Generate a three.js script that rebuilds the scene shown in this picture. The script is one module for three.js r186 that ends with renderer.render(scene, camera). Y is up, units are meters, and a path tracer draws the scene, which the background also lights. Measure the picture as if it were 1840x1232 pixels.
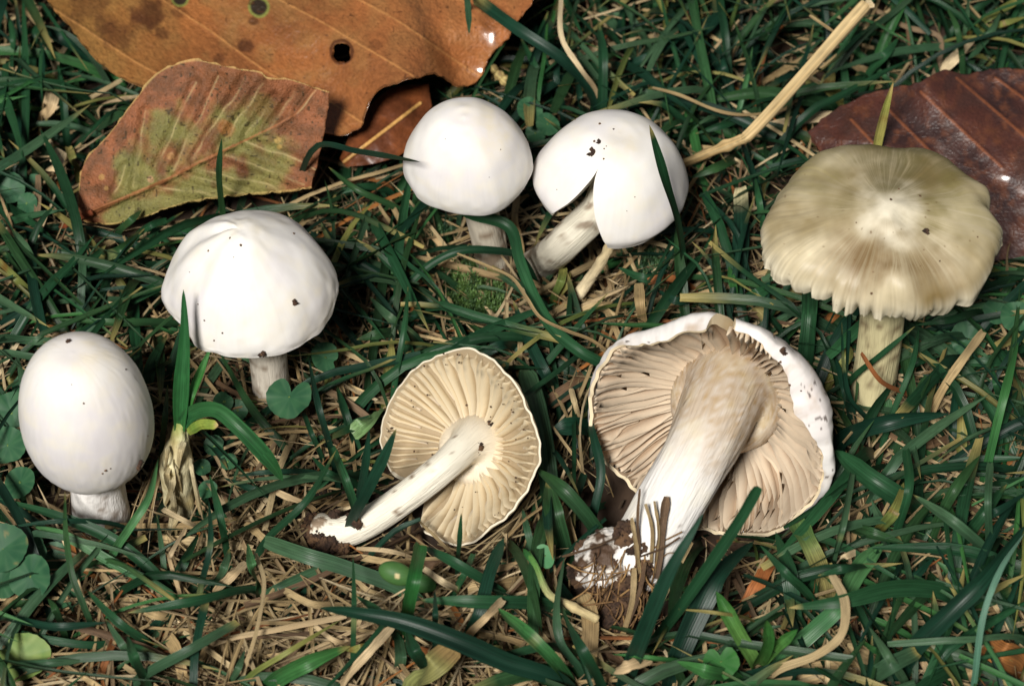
import * as THREE from 'three';

// ───────────────────────── camera, sky, sun, exposure ─────────────────────────
// All layout numbers below are centimetres; CM turns them into metres when a mesh is made.
const CM = 0.01, rad = Math.PI / 180;
const PITCH = 48 * rad, DIST = 55;
const V3 = (x, y, z) => new THREE.Vector3(x, y, z);
const AIM = V3(0, 1, 0), UP = V3(0, 1, 0);
const AX_R = V3(1, 0, 0), AX_N = V3(0, Math.sin(PITCH), Math.cos(PITCH)), AX_U = V3(0, Math.cos(PITCH), -Math.sin(PITCH));
const EYE = AIM.clone().addScaledVector(AX_N, DIST);

const scene = new THREE.Scene();
const camera = new THREE.PerspectiveCamera(2 * Math.atan(6.16 / DIST) / rad, 1840 / 1232, 0.02, 60);
camera.position.copy(EYE).multiplyScalar(CM);
camera.lookAt(AIM.clone().multiplyScalar(CM));
camera.focus = 0.535; camera.userData.fStop = 30;
scene.add(camera);

{ // dim even overcast sky
  const w = 64, h = 32, d = new Float32Array(w * h * 4);
  for (let j = 0; j < h; j++) for (let i = 0; i < w; i++) {
    const el = (j + 0.5) / h * 2 - 1, k = 0.075 * (0.75 + 0.25 * Math.max(0, el)), o = (j * w + i) * 4;
    d[o] = k * 0.95; d[o + 1] = k * 1.0; d[o + 2] = k * 1.12; d[o + 3] = 1;
  }
  const sky = new THREE.DataTexture(d, w, h, THREE.RGBAFormat, THREE.FloatType);
  sky.mapping = THREE.EquirectangularReflectionMapping; sky.magFilter = THREE.LinearFilter; sky.needsUpdate = true;
  scene.background = sky; scene.environment = sky;
}
const FLASH_DIR = AX_N.clone().addScaledVector(AX_R, -0.22).addScaledVector(AX_U, 0.05).normalize();
const flash = new THREE.DirectionalLight(0xfffaf3, 4.4);  // stands for the flash near the camera, as parallel rays without falloff
flash.position.copy(FLASH_DIR).multiplyScalar(1.2); flash.castShadow = true;
flash.shadow.radius = 22; flash.shadow.mapSize.set(4096, 4096); flash.shadow.bias = -0.0002;
Object.assign(flash.shadow.camera, { left: -0.2, right: 0.2, top: 0.2, bottom: -0.2, near: 0.2, far: 3 });
flash.name = 'camera_flash'; scene.add(flash, flash.target);

const renderer = new THREE.WebGLRenderer({ antialias: true });
renderer.setSize(1024, 685);
renderer.toneMapping = THREE.LinearToneMapping;
renderer.toneMappingExposure = 1.1;
renderer.shadowMap.enabled = true;

// ───────────────────────── helpers ─────────────────────────
let seed = 12345;
const rnd = () => { seed = (seed + 0x6D2B79F5) | 0; let t = Math.imul(seed ^ (seed >>> 15), 1 | seed); t = (t + Math.imul(t ^ (t >>> 7), 61 | t)) ^ t; return ((t ^ (t >>> 14)) >>> 0) / 4294967296; };
const rr = (a, b) => a + (b - a) * rnd();
const clamp = (x, a = 0, b = 1) => Math.max(a, Math.min(b, x));
const lerp = (a, b, t) => a + (b - a) * t;
const sst = (a, b, x) => { const t = clamp((x - a) / (b - a)); return t * t * (3 - 2 * t); };
const hash = (x, y, z) => { let h = Math.imul(x, 374761393) + Math.imul(y, 668265263) + Math.imul(z, 2147483647 ^ 0x5bd1e995) | 0; h = Math.imul(h ^ (h >>> 13), 1274126177); return ((h ^ (h >>> 16)) >>> 0) / 4294967296; };
function noise(x, y = 0, z = 0) { // -1..1
  const xi = Math.floor(x), yi = Math.floor(y), zi = Math.floor(z); let u = x - xi, v = y - yi, w = z - zi;
  u = u * u * (3 - 2 * u); v = v * v * (3 - 2 * v); w = w * w * (3 - 2 * w);
  const a = lerp(lerp(lerp(hash(xi, yi, zi), hash(xi + 1, yi, zi), u), lerp(hash(xi, yi + 1, zi), hash(xi + 1, yi + 1, zi), u), v),
    lerp(lerp(hash(xi, yi, zi + 1), hash(xi + 1, yi, zi + 1), u), lerp(hash(xi, yi + 1, zi + 1), hash(xi + 1, yi + 1, zi + 1), u), v), w);
  return a * 2 - 1;
}
const pn = (deg, per, sd) => { const k = 57.3 / per; return noise(Math.cos(deg * rad) * k + sd * 7.3, Math.sin(deg * rad) * k, sd); };
const fbm = (x, y, z, n = 4) => { let s = 0, a = 0.5; for (let i = 0; i < n; i++) { s += a * noise(x, y, z); x *= 2.03; y *= 2.03; z *= 2.03; a *= 0.5; } return s; };
const lin = (r, g, b) => { const f = (c) => { c /= 255; return c <= 0.04045 ? c / 12.92 : ((c + 0.055) / 1.055) ** 2.4; }; return [f(r), f(g), f(b)]; };
const mix = (a, b, t) => [lerp(a[0], b[0], t), lerp(a[1], b[1], t), lerp(a[2], b[2], t)];
const mul = (a, k) => [a[0] * k, a[1] * k, a[2] * k];

// photo pixel + height above the soil -> point ; photo pixel + depth towards the eye -> point
function V(px, py, d) { const s = 0.01 * (DIST - d) / DIST; return AIM.clone().addScaledVector(AX_R, (px - 920) * s).addScaledVector(AX_U, (616 - py) * s).addScaledVector(AX_N, d); }
function G(px, py, h = 0) { const Y = (616 - py) * 0.01; return V(px, py, (h - AIM.y - Y * AX_U.y) / (AX_N.y - Y * AX_U.y / DIST)); }
const tmpP = V3(0, 0, 0);
function proj(p) { tmpP.copy(p).sub(AIM); const d = tmpP.dot(AX_N), s = DIST / (DIST - d) * 100; return [920 + tmpP.x * s, 616 - tmpP.dot(AX_U) * s, d]; }

const taken = {};
const numbered = (n) => { const k = taken[n] = (taken[n] ?? -1) + 1; return k ? `${n}_${String(k).padStart(3, '0')}` : n; };
function meshOf(name, geo, mat, parent, base) {
  if (base) geo.translate(-base.x, -base.y, -base.z);
  geo.scale(CM, CM, CM);
  const m = new THREE.Mesh(geo, mat); m.castShadow = m.receiveShadow = true;
  if (parent === scene) { m.name = numbered(name); if (base) m.position.copy(base).multiplyScalar(CM); } else m.name = name;
  parent.add(m); return m;
}
function tag(o, label, category, group) { o.userData.label = label; o.userData.category = category; if (group) o.userData.group = group; return o; }
function thing(name, label, category, base, group) {
  const g = new THREE.Group(); g.name = numbered(name); g.position.copy(base).multiplyScalar(CM); scene.add(g); return tag(g, label, category, group);
}
class Buf { // collects indexed triangles with vertex colours
  constructor() { this.p = []; this.c = []; this.uv = []; this.i = []; }
  get n() { return this.p.length / 3; }
  v(p, c, u = 0, v = 0) { this.p.push(p.x, p.y, p.z); this.c.push(c[0], c[1], c[2]); this.uv.push(u, v); return this.n - 1; }
  tri(a, b, c) { this.i.push(a, b, c); }
  quad(a, b, c, d) { this.i.push(a, b, c, a, c, d); }
  geo() {
    const g = new THREE.BufferGeometry();
    g.setAttribute('position', new THREE.Float32BufferAttribute(this.p, 3));
    g.setAttribute('color', new THREE.Float32BufferAttribute(this.c, 3));
    g.setAttribute('uv', new THREE.Float32BufferAttribute(this.uv, 2));
    g.setIndex(this.i); g.computeVertexNormals(); return g;
  }
}
const curve = (pts) => new THREE.CatmullRomCurve3(pts, false, 'centripetal');
function sweep(b, pts, rad_, nt, np, col) { // closed tube along a curve
  const cv = curve(pts); let side = null; const start = b.n;
  for (let j = 0; j <= nt; j++) {
    const t = j / nt, c = cv.getPoint(t), tg = cv.getTangent(t);
    if (!side) side = (Math.abs(tg.y) > 0.8 ? V3(1, 0, 0) : V3(0, 1, 0));
    side = side.clone().addScaledVector(tg, -side.dot(tg)).normalize();
    const s2 = V3().crossVectors(tg, side);
    for (let k = 0; k <= np; k++) {
      const f = (k % np) / np * Math.PI * 2, r = rad_(t, f), p = c.clone().addScaledVector(side, Math.cos(f) * r).addScaledVector(s2, Math.sin(f) * r);
      b.v(p, col(t, f, p), k / np, t);
      if (j && k) { const a = start + j * (np + 1) + k; b.quad(a - np - 2, a - np - 1, a, a - 1); }
    }
  }
  for (const [row, t] of [[0, 0], [nt, 1]]) {
    const c = b.v(cv.getPoint(t), col(t, 0, cv.getPoint(t)), 0.5, t), o = start + row * (np + 1);
    for (let k = 0; k < np; k++) row ? b.tri(o + k, o + k + 1, c) : b.tri(o + k + 1, o + k, c);
  }
  return b;
}
function dataTex(w, h, fn, srgb, repeat) {
  const d = new Uint8Array(w * h * 4);
  for (let j = 0; j < h; j++) for (let i = 0; i < w; i++) {
    const c = fn((i + 0.5) / w, (j + 0.5) / h), o = (j * w + i) * 4;
    for (let k = 0; k < 3; k++) { let x = clamp(c[k]); if (srgb) x = x <= 0.0031308 ? x * 12.92 : 1.055 * x ** (1 / 2.4) - 0.055; d[o + k] = x * 255 + 0.5; }
    d[o + 3] = 255;
  }
  const t = new THREE.DataTexture(d, w, h); t.magFilter = THREE.LinearFilter; t.minFilter = THREE.LinearMipmapLinearFilter; t.generateMipmaps = true;
  if (srgb) t.colorSpace = THREE.SRGBColorSpace; if (repeat) t.wrapS = t.wrapT = THREE.RepeatWrapping; t.needsUpdate = true; return t;
}
const std = (o) => new THREE.MeshStandardMaterial({ vertexColors: true, side: THREE.DoubleSide, ...o });
const phy = (o) => new THREE.MeshPhysicalMaterial({ vertexColors: true, side: THREE.DoubleSide, ...o });

// ───────────────────────── materials ─────────────────────────
const bladeStreak = (u, v) => 0.8 + 0.26 * noise(u * 22, v * 2.2, 3) + 0.14 * noise(u * 50, v * 9, 7) + 0.14 * noise(u * 5, v * 40, 9);
const bladeMap = dataTex(64, 512, (u, v) => { const k = bladeStreak(u, v) - 0.12 * Math.exp(-(((u - 0.5) / 0.04) ** 2)); return [k, k, k * 0.97]; }, false, true);
const bladeBump = dataTex(64, 512, (u, v) => { const k = 0.5 + 0.35 * Math.sin(u * 2 * Math.PI * 9) * 0.6 + 0.2 * noise(u * 30, v * 14, 5); return [k, k, k]; }, false, true);
const M = {};
M.grass = phy({ map: bladeMap, bumpMap: bladeBump, bumpScale: 0.00005, roughness: 0.42, specularIntensity: 0.55 });
M.dry = std({ map: bladeMap, bumpMap: bladeBump, bumpScale: 0.00008, roughness: 0.75 });
M.soil = std({ roughness: 0.95 });
M.moss = std({ roughness: 0.7 });
const flesh = dataTex(512, 512, (u, v) => { const k = 0.5 + 0.3 * noise(u * 90, v * 14, 1) + 0.22 * noise(u * 200, v * 60, 4); return [k, k, k]; }, false, true);
M.cap = phy({ roughness: 0.58, specularIntensity: 0.35 });
M.dampCap = phy({ roughness: 0.42, specularIntensity: 0.5 });
M.stem = std({ roughness: 0.65, bumpMap: flesh, bumpScale: 0.00012 });
M.gill = std({ roughness: 0.75 });
M.round = phy({ roughness: 0.5, specularIntensity: 0.4 });

// ───────────────────────── the soil ─────────────────────────
const soilH = (x, z) => 0.28 * fbm(x * 0.25, 3.1, z * 0.25, 3) + 0.16 * fbm(x * 1.6, 8.2, z * 1.6, 3) - 0.12;
{
  const N = 260, b = new Buf(), map = (i) => { const u = i / N * 2 - 1; return Math.sign(u) * (22 * Math.abs(u) + 2978 * Math.abs(u) ** 9); };
  for (let j = 0; j <= N; j++) for (let i = 0; i <= N; i++) {
    const x = map(i), z = map(j), k = fbm(x * 1.1, 0.5, z * 1.1, 4), g = noise(x * 5, 2, z * 5);
    let c = mix(lin(32, 23, 17), lin(78, 58, 40), clamp(0.4 + 0.8 * k + 0.25 * g));
    const far = sst(24, 60, Math.hypot(x, z)); c = mix(c, mix(lin(44, 66, 36), lin(96, 88, 52), clamp(0.5 + k)), far);
    b.v(V3(x, soilH(x, z), z), c, x, z);
    if (i && j) { const a = j * (N + 1) + i; b.quad(a - N - 2, a - 1, a, a - N - 1); }
  }
  const m = meshOf('ground', b.geo(), M.soil, scene); m.userData.kind = 'structure'; m.userData.label = 'dark damp soil under the lawn';
}

// ───────────────────────── what grass must stay clear of ─────────────────────────
const keepClear = []; // {poly, P, N, back}: nothing random in front of (or within) these outlines
const clear = (poly, P, back, N = AX_N) => { let x0 = 1e9, x1 = -1e9, y0 = 1e9, y1 = -1e9; for (const [x, y] of poly) { x0 = Math.min(x0, x); x1 = Math.max(x1, x); y0 = Math.min(y0, y); y1 = Math.max(y1, y); } keepClear.push({ poly, P, N, back, x0, x1, y0, y1 }); };
function inPoly(poly, x, y) { let r = false; for (let i = 0, j = poly.length - 1; i < poly.length; j = i++) { const [xi, yi] = poly[i], [xj, yj] = poly[j]; if ((yi > y) !== (yj > y) && x < (xj - xi) * (y - yi) / (yj - yi) + xi) r = !r; } return r; }
function blocked(p) {
  const [x, y] = proj(p);
  for (const k of keepClear) if (x > k.x0 && x < k.x1 && y > k.y0 && y < k.y1 && inPoly(k.poly, x, y) && tmpP.copy(p).sub(k.P).dot(k.N) > -k.back) return true;
  return false;
}

// ───────────────────────── ribbons: blades of grass, straw ─────────────────────────
const PAL = {
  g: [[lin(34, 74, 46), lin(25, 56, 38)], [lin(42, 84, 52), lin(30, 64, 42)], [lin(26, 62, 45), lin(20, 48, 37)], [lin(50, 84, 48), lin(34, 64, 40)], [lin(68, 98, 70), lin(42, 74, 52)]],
  l: [[lin(62, 114, 60), lin(46, 94, 54)], [lin(76, 122, 76), lin(52, 98, 62)]],
  y: [[lin(138, 138, 76), lin(88, 112, 58)], [lin(156, 146, 88), lin(108, 118, 62)]],
  d: [[lin(192, 168, 124), lin(168, 142, 98)], [lin(178, 154, 110), lin(150, 124, 84)], [lin(206, 184, 142), lin(184, 160, 116)]],
  p: [[lin(222, 202, 164), lin(204, 178, 136)], [lin(214, 190, 150), lin(196, 166, 122)]],
  o: [[lin(176, 112, 54), lin(150, 98, 48)], [lin(160, 96, 48), lin(132, 82, 42)]],
  b: [[lin(124, 96, 68), lin(98, 74, 52)], [lin(138, 116, 88), lin(110, 88, 66)]],
  t: [[lin(186, 156, 100), lin(62, 112, 54)], [lin(178, 150, 92), lin(80, 120, 58)]],
};
// a folded, tapering ribbon; pts run from tip to root
function ribbon(b, pts, w, o = {}) {
  const cv = curve(pts), n = o.n ?? 12, st = b.n, cols = o.cols, sd = o.sd ?? rnd() * 100, fold = o.fold ?? 0.22, vlen = (o.len ?? 6) / 6;
  const u0 = o.u0 ?? rnd(); let prevS = null;
  for (let j = 0; j <= n; j++) {
    const t = j / n, c = cv.getPoint(t), tg = cv.getTangent(t);
    const face = (o.face ?? UP).clone().applyAxisAngle(tg, (o.roll ?? 0) + (o.twist ?? 0) * (t - 0.5));
    let side = V3().crossVectors(tg, face); if (side.lengthSq() < 1e-4) side = prevS ? prevS.clone() : AX_R.clone(); side.normalize(); if (prevS && side.dot(prevS) < 0) side.negate(); prevS = side;
    const nn = V3().crossVectors(side, tg).normalize(); if (nn.dot(AX_N) < 0) nn.negate();
    const tip = o.blunt ? Math.min(1, 0.75 + t * 6) : Math.min(1, (t * (o.tip ?? 3.2)) ** 0.62 + 0.015), root = 1 - 0.25 * sst(0.75, 1, t);
    const ww = w * 0.5 * tip * root * (1 + 0.1 * noise(t * 5, sd, 1) + (o.irr ?? 0) * noise(t * 11, sd, 8));
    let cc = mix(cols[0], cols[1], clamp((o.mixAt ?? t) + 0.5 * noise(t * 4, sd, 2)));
    if (o.tipCol) cc = mix(o.tipCol, cc, sst(0, o.tipLen ?? 0.18, t + 0.04 * noise(t * 20, sd, 6)));
    if (o.spot) { const k = noise(t * 9, sd, 5); if (k > 0.55) cc = mix(cc, o.spot, 0.7 * sst(0.55, 0.75, k)); }
    cc = mul(cc, 1 + 0.1 * noise(t * 14, sd, 3));
    b.v(c.clone().addScaledVector(side, -ww), cc, u0, t * vlen + sd); b.v(c.clone().addScaledVector(side, -ww * 0.45).addScaledVector(nn, -fold * ww * 0.8), mul(cc, 1), u0 + 0.27, t * vlen + sd);
    b.v(c.clone().addScaledVector(nn, -fold * ww * 1.35), mul(cc, 1), u0 + 0.5, t * vlen + sd);
    b.v(c.clone().addScaledVector(side, ww * 0.45).addScaledVector(nn, -fold * ww * 0.8), mul(cc, 1), u0 + 0.73, t * vlen + sd); b.v(c.clone().addScaledVector(side, ww), cc, u0 + 1, t * vlen + sd);
    if (j) { const i = st + j * 5; for (let k = 0; k < 4; k++) b.quad(i - 5 + k, i - 4 + k, i + k + 1, i + k); }
  }
  return b;
}
// ───────────────────────── mushrooms ─────────────────────────
const spline1 = (pts) => { // periodic or open 1-D interpolation of [[angle°, value]...]
  const p = [...pts].sort((a, b) => a[0] - b[0]), n = p.length;
  return (deg) => { deg = ((deg % 360) + 360) % 360; let i = 0; while (i < n && p[i][0] <= deg) i++; const a = p[(i - 1 + n) % n], b = p[i % n]; let a0 = a[0], b0 = b[0]; if (a0 > deg) a0 -= 360; if (b0 <= a0) b0 += 360; if (b0 < deg) b0 += 360; const t = (deg - a0) / (b0 - a0 || 1), s = t * t * (3 - 2 * t); return lerp(a[1], b[1], lerp(t, s, 0.7)); };
};
function profileOf(pts) { const c = new THREE.CatmullRomCurve3(pts.map(([x, y]) => V3(x, y, 0)), false, 'centripetal'); return (t) => c.getPoint(t); }
// a cap: axis a, rim centre C, e1/e2 across; slit {at, gap, from}; returns geometry and the inner surface for gills
function makeCap(o) {
  const { C, a, e1, e2, R, H = 1, prof, thick = 0.12, nt = 90, np = 260, disp = () => 0, drop = () => 0, curl = () => 0, rim = () => 0, color, slit } = o;
  const pf = profileOf(prof);
  const phi = (t, u) => { if (!slit) return u * 2 * Math.PI; const g = slit.gap * rad * sst(slit.from, 1.0, t) ** (slit.pow ?? 0.7); return slit.at * rad + g / 2 + u * (2 * Math.PI - g); };
  const shape = (t, f) => { const q = pf(t), deg = f / rad, d = disp(t, f); return [q.x * (R(deg) + rim(deg) * t ** 9) * (1 - curl(deg) * t ** 5) + d * t, q.y * H - drop(deg) * t * t * t * t + d * (1 - t * 0.6)]; };
  const smooth = (t, f) => { const q = pf(t), deg = f / rad; return [q.x * R(deg) * (1 - curl(deg) * t ** 5), q.y * H - drop(deg) * t * t * t * t]; };
  const point = (t, f, inner) => {
    let [rho, h] = shape(t, f);
    if (inner) { // the flesh has thickness along the skin's own normal
      const [r0, h0] = smooth(Math.max(0, t - 0.02), f), [r1, h1] = smooth(Math.min(1, t + 0.02), f), L = Math.hypot(r1 - r0, h1 - h0) || 1, th = thick * (1 - 0.75 * t ** 5);
      rho = Math.max(0, rho + (h1 - h0) / L * th); h -= (r1 - r0) / L * th;
    }
    return C.clone().addScaledVector(a, h).addScaledVector(e1, Math.cos(f) * rho).addScaledVector(e2, Math.sin(f) * rho);
  };
  const b = new Buf();
  for (const inner of [0, 1]) for (let j = 0; j <= nt; j++) for (let k = 0; k <= np; k++) {
    const t = (j / nt) ** 0.9, f = phi(t, k / np), p = point(t, f, inner);
    b.v(p, inner ? o.inside : color(t, f, p), k / np * 4, t);
    if (j && k) { const i = inner * (nt + 1) * (np + 1) + j * (np + 1) + k; inner ? b.quad(i - np - 2, i - 1, i, i - np - 1) : b.quad(i - np - 2, i - np - 1, i, i - 1); }
  }
  const I = (inner, j, k) => inner * (nt + 1) * (np + 1) + j * (np + 1) + k;
  const strip = (list) => { let prev = null; for (const [i0, i1] of list) { const mk = (i) => b.v(V3(b.p[i * 3], b.p[i * 3 + 1], b.p[i * 3 + 2]), o.edge ?? o.inside); const q = [mk(i0), mk(i1)]; if (prev) b.quad(prev[0], prev[1], q[1], q[0]); prev = q; } };
  strip(Array.from({ length: np + 1 }, (_, k) => [I(0, nt, k), I(1, nt, k)]));
  if (slit) for (const k of [0, np]) strip(Array.from({ length: nt + 1 }, (_, j) => [I(0, j, k), I(1, j, k)]));
  return { geo: b.geo(), inner: (t, f) => point(t, f, true), outer: (t, f) => point(t, f, false), a };
}
function gillGeo(cap, f0, t0, t1, depth, wob, col, edgeCol, n = 14, ph = 0, thickness = 0.035) {
  const b = new Buf();
  for (let j = 0; j <= n; j++) {
    const s = j / n, t = lerp(t0, t1, s), w = wob * Math.sin(s * 7 + ph) * s * (1 - s * 0.4) + wob * 0.6 * noise(s * 6, ph * 3.7, 1.3);
    const mid = cap.inner(t, f0), next = cap.inner(t, f0 + 0.01), tang = next.sub(mid).normalize();
    const d = depth * Math.min(1, 6 * (1 - s)) ** 0.7 * (0.75 + 0.25 * Math.sin(Math.PI * Math.min(1, s * 1.2))) * Math.min(1, 0.55 + s * 3);
    const low = mid.clone().addScaledVector(cap.a, -d).addScaledVector(tang, w);
    const c1 = col(s), c2 = edgeCol(s);
    b.v(mid.clone().addScaledVector(tang, -thickness).addScaledVector(cap.a, 0.02), c1); b.v(low, c2); b.v(mid.clone().addScaledVector(tang, thickness).addScaledVector(cap.a, 0.02), c1);
    if (j) { const i = j * 3; b.quad(i - 3, i - 2, i + 1, i); b.quad(i - 2, i - 1, i + 2, i + 1); }
  }
  return b.geo();
}
const WHITE = [0.79, 0.77, 0.738], CREAM = [0.76, 0.71, 0.6], YELL = [0.62, 0.53, 0.34], LILAC = [0.7, 0.665, 0.7], SOIL = lin(58, 40, 28);
const whiteCap = (C, seedN, spots, yellowAt) => (t, f, p) => {
  const q = p.clone().sub(C), n1 = fbm(q.x * 0.9 + seedN, q.y * 0.9, q.z * 0.9, 3), n2 = fbm(q.x * 5 + seedN, q.y * 5, q.z * 5, 3), fib = noise(f * 50, t * 5, seedN);
  let c = mix(WHITE, LILAC, clamp(0.3 + n1 * 1.6) * 0.7);
  c = mix(c, CREAM, clamp(0.15 + n2 * 1.2 + 0.5 * fbm(q.x * 1.7 + seedN * 3, q.y * 1.7, q.z * 1.7, 2)) * 0.7);
  if (yellowAt) c = mix(c, YELL, 0.6 * clamp(1 - Math.hypot(q.x - yellowAt[0], q.y - yellowAt[1], q.z - yellowAt[2]) / yellowAt[3]) * clamp(0.7 + n2));
  c = mul(c, 1 + 0.018 * (fib + noise(f * 22, t * 3, seedN + 4)) * sst(0.2, 0.7, t) + 0.07 * n2);
  for (const s of spots) { const d = Math.hypot(q.x - s[0], q.y - s[1], q.z - s[2]) + 0.05 * noise(q.x * 30, q.y * 30, q.z * 30); if (d < s[3]) c = mix(c, SOIL, sst(s[3], s[3] * 0.5, d) * 0.9); }
  return c;
};
function blob(b, nu, nv, fn) { // closed smooth lump: fn(direction) -> [point, colour]
  const st = b.n; for (let j = 0; j <= nv; j++) for (let k = 0; k <= nu; k++) { const th = Math.PI * j / nv, f = (k % nu) / nu * 2 * Math.PI, [p, c] = fn(V3(Math.sin(th) * Math.cos(f), Math.cos(th), Math.sin(th) * Math.sin(f))); b.v(p, c, k / nu, j / nv); if (j && k) { const i = st + j * (nu + 1) + k; b.quad(i - nu - 2, i - nu - 1, i, i - 1); } }
  return b;
}
function frame(a) { a = a.clone().normalize(); const e1 = AX_R.clone().addScaledVector(a, -AX_R.dot(a)).normalize(); let e2 = V3().crossVectors(e1, a); if (a.y < 0 || a.dot(AX_N) < 0) e2 = V3().crossVectors(e1, a); return { a, e1, e2 }; }
const stemCol = (baseC, dirt, sd) => (t, f, p) => { const n = fbm(p.x * 3 + sd, p.y * 3, p.z * 3, 3), fib = noise(f * 9, t * 3, sd); let c = mul(baseC, 1 + 0.12 * fib + 0.15 * n); const k = sst(0.1, 0.45, fbm(p.x * 6 + sd, p.y * 6, p.z * 6, 3) + dirt * sst(0.45, 1, t)); return mix(c, lin(105, 82, 58), k * 0.75); };

// soil stuck on a stem foot: lumps and crumbs
function clod(b, c, r, n, sd, col) {
  blob(b, r > 0.1 ? 60 : 16, r > 0.1 ? 40 : 10, (p) => { const k = r * (1 + 0.6 * fbm(p.x * 1.8 + sd, p.y * 1.8, p.z * 1.8, 4) + 0.26 * fbm(p.x * 7 + sd, p.y * 7, p.z * 7, 3)), q = p.clone().multiplyScalar(k).add(c); return [q, col(q)]; });
  for (let i = 0; i < n; i++) { const d = V3(rr(-1, 1), rr(-1, 1), rr(-1, 1)).normalize(), q = c.clone().addScaledVector(d, r * rr(0.85, 1.15)), s = rr(0.02, 0.07), o = b.n; const k = mul(SOIL, rr(0.5, 1.5)); for (const e of [[1, 0, 0], [-1, 0, 0], [0, 1, 0], [0, -1, 0], [0, 0, 1], [0, 0, -1]]) b.v(q.clone().add(V3(...e).multiplyScalar(s * rr(0.6, 1.3))), k); for (const [x, y, z] of [[0, 2, 4], [2, 1, 4], [1, 3, 4], [3, 0, 4], [2, 0, 5], [1, 2, 5], [3, 1, 5], [0, 3, 5]]) b.tri(o + x, o + y, o + z); }
}
const soilCol = (sd) => (q) => { const k = fbm(q.x * 5 + sd, q.y * 5, q.z * 5, 3); return mix(lin(46, 32, 24), lin(112, 84, 58), clamp(0.4 + 1.1 * k)); };
function flecks(cap, list, parent, base, inner) { // crumbs of soil stuck where the photograph shows them
  const b = new Buf(), grid = []; for (let i = 0; i < 70; i++) for (let k = 0; k < 240; k++) { const p = cap.outer(i / 69, k / 240 * 2 * Math.PI), q = proj(p); grid.push([p, q[0], q[1], q[2]]); }
  for (const [x, y, r] of list) { let best = null, bs = 1e9; for (const g of grid) { const d = Math.hypot(g[1] - x, g[2] - y); const sc = d - 12 * g[3] * (d < 9 ? 1 : 0); if (d < 14 && sc < bs) { bs = sc; best = g; } } if (best) clod(b, best[0], r * 0.75, r > 0.03 ? 4 : 0, x, soilCol(x)); }
  if (b.n) meshOf('dirt_flecks', b.geo(), M.soil, parent, base).userData.kind = 'stuff';
}
// (1) egg-shaped button
{
  const base = G(184, 950, -0.05), fr = frame(V3(-0.03, 1, 0.02)), C = G(170, 824, 1.8);
  const t = thing('white_mushroom', 'egg shaped closed white mushroom with a short thick stem', 'mushroom', base);
  const cap = makeCap({ ...fr, C, R: () => 1, H: 0.93, prof: [[0, 3.02], [0.36, 2.95], [0.72, 2.66], [0.98, 2.13], [1.105, 1.42], [1.095, 0.85], [0.97, 0.32], [0.8, 0.05], [0.68, -0.02]], thick: 0.12, inside: CREAM,
    disp: (t, f) => 0.05 * fbm(Math.cos(f) * 1.8 * t, Math.sin(f) * 1.8 * t, t * 3, 3) + 0.012 * noise(f * 14, t * 20, 2) * t, drop: (d) => 0.06 * pn(d, 25, 1),
    color: whiteCap(C, 11, [], [0.35, 2.95, -0.2, 1.1]) });
  meshOf('cap', cap.geo, M.cap, t, base); flecks(cap, [[150,722,.022],[122,612,.035],[118,613,.02],[225,664,.02],[265,783,.016],[248,838,.06],[252,830,.04],[190,846,.03],[182,850,.022],[198,843,.018],[128,690,.012]], t, base);
  const b = new Buf(); sweep(b, [C.clone().addScaledVector(fr.a, 0.5), C, C.clone().lerp(base, 0.5), base], (s, f) => 0.43 + 0.07 * s + 0.03 * noise(f * 2, s * 5, 4), 40, 48, stemCol(WHITE, 0.28, 3));
  meshOf('stem', b.geo(), M.stem, t, base);
  clear([[30, 760], [45, 680], [100, 610], [160, 590], [225, 615], [270, 680], [285, 780], [265, 850], [235, 900], [228, 940], [130, 940], [120, 890], [60, 850]], C, 1.5);
}
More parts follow.
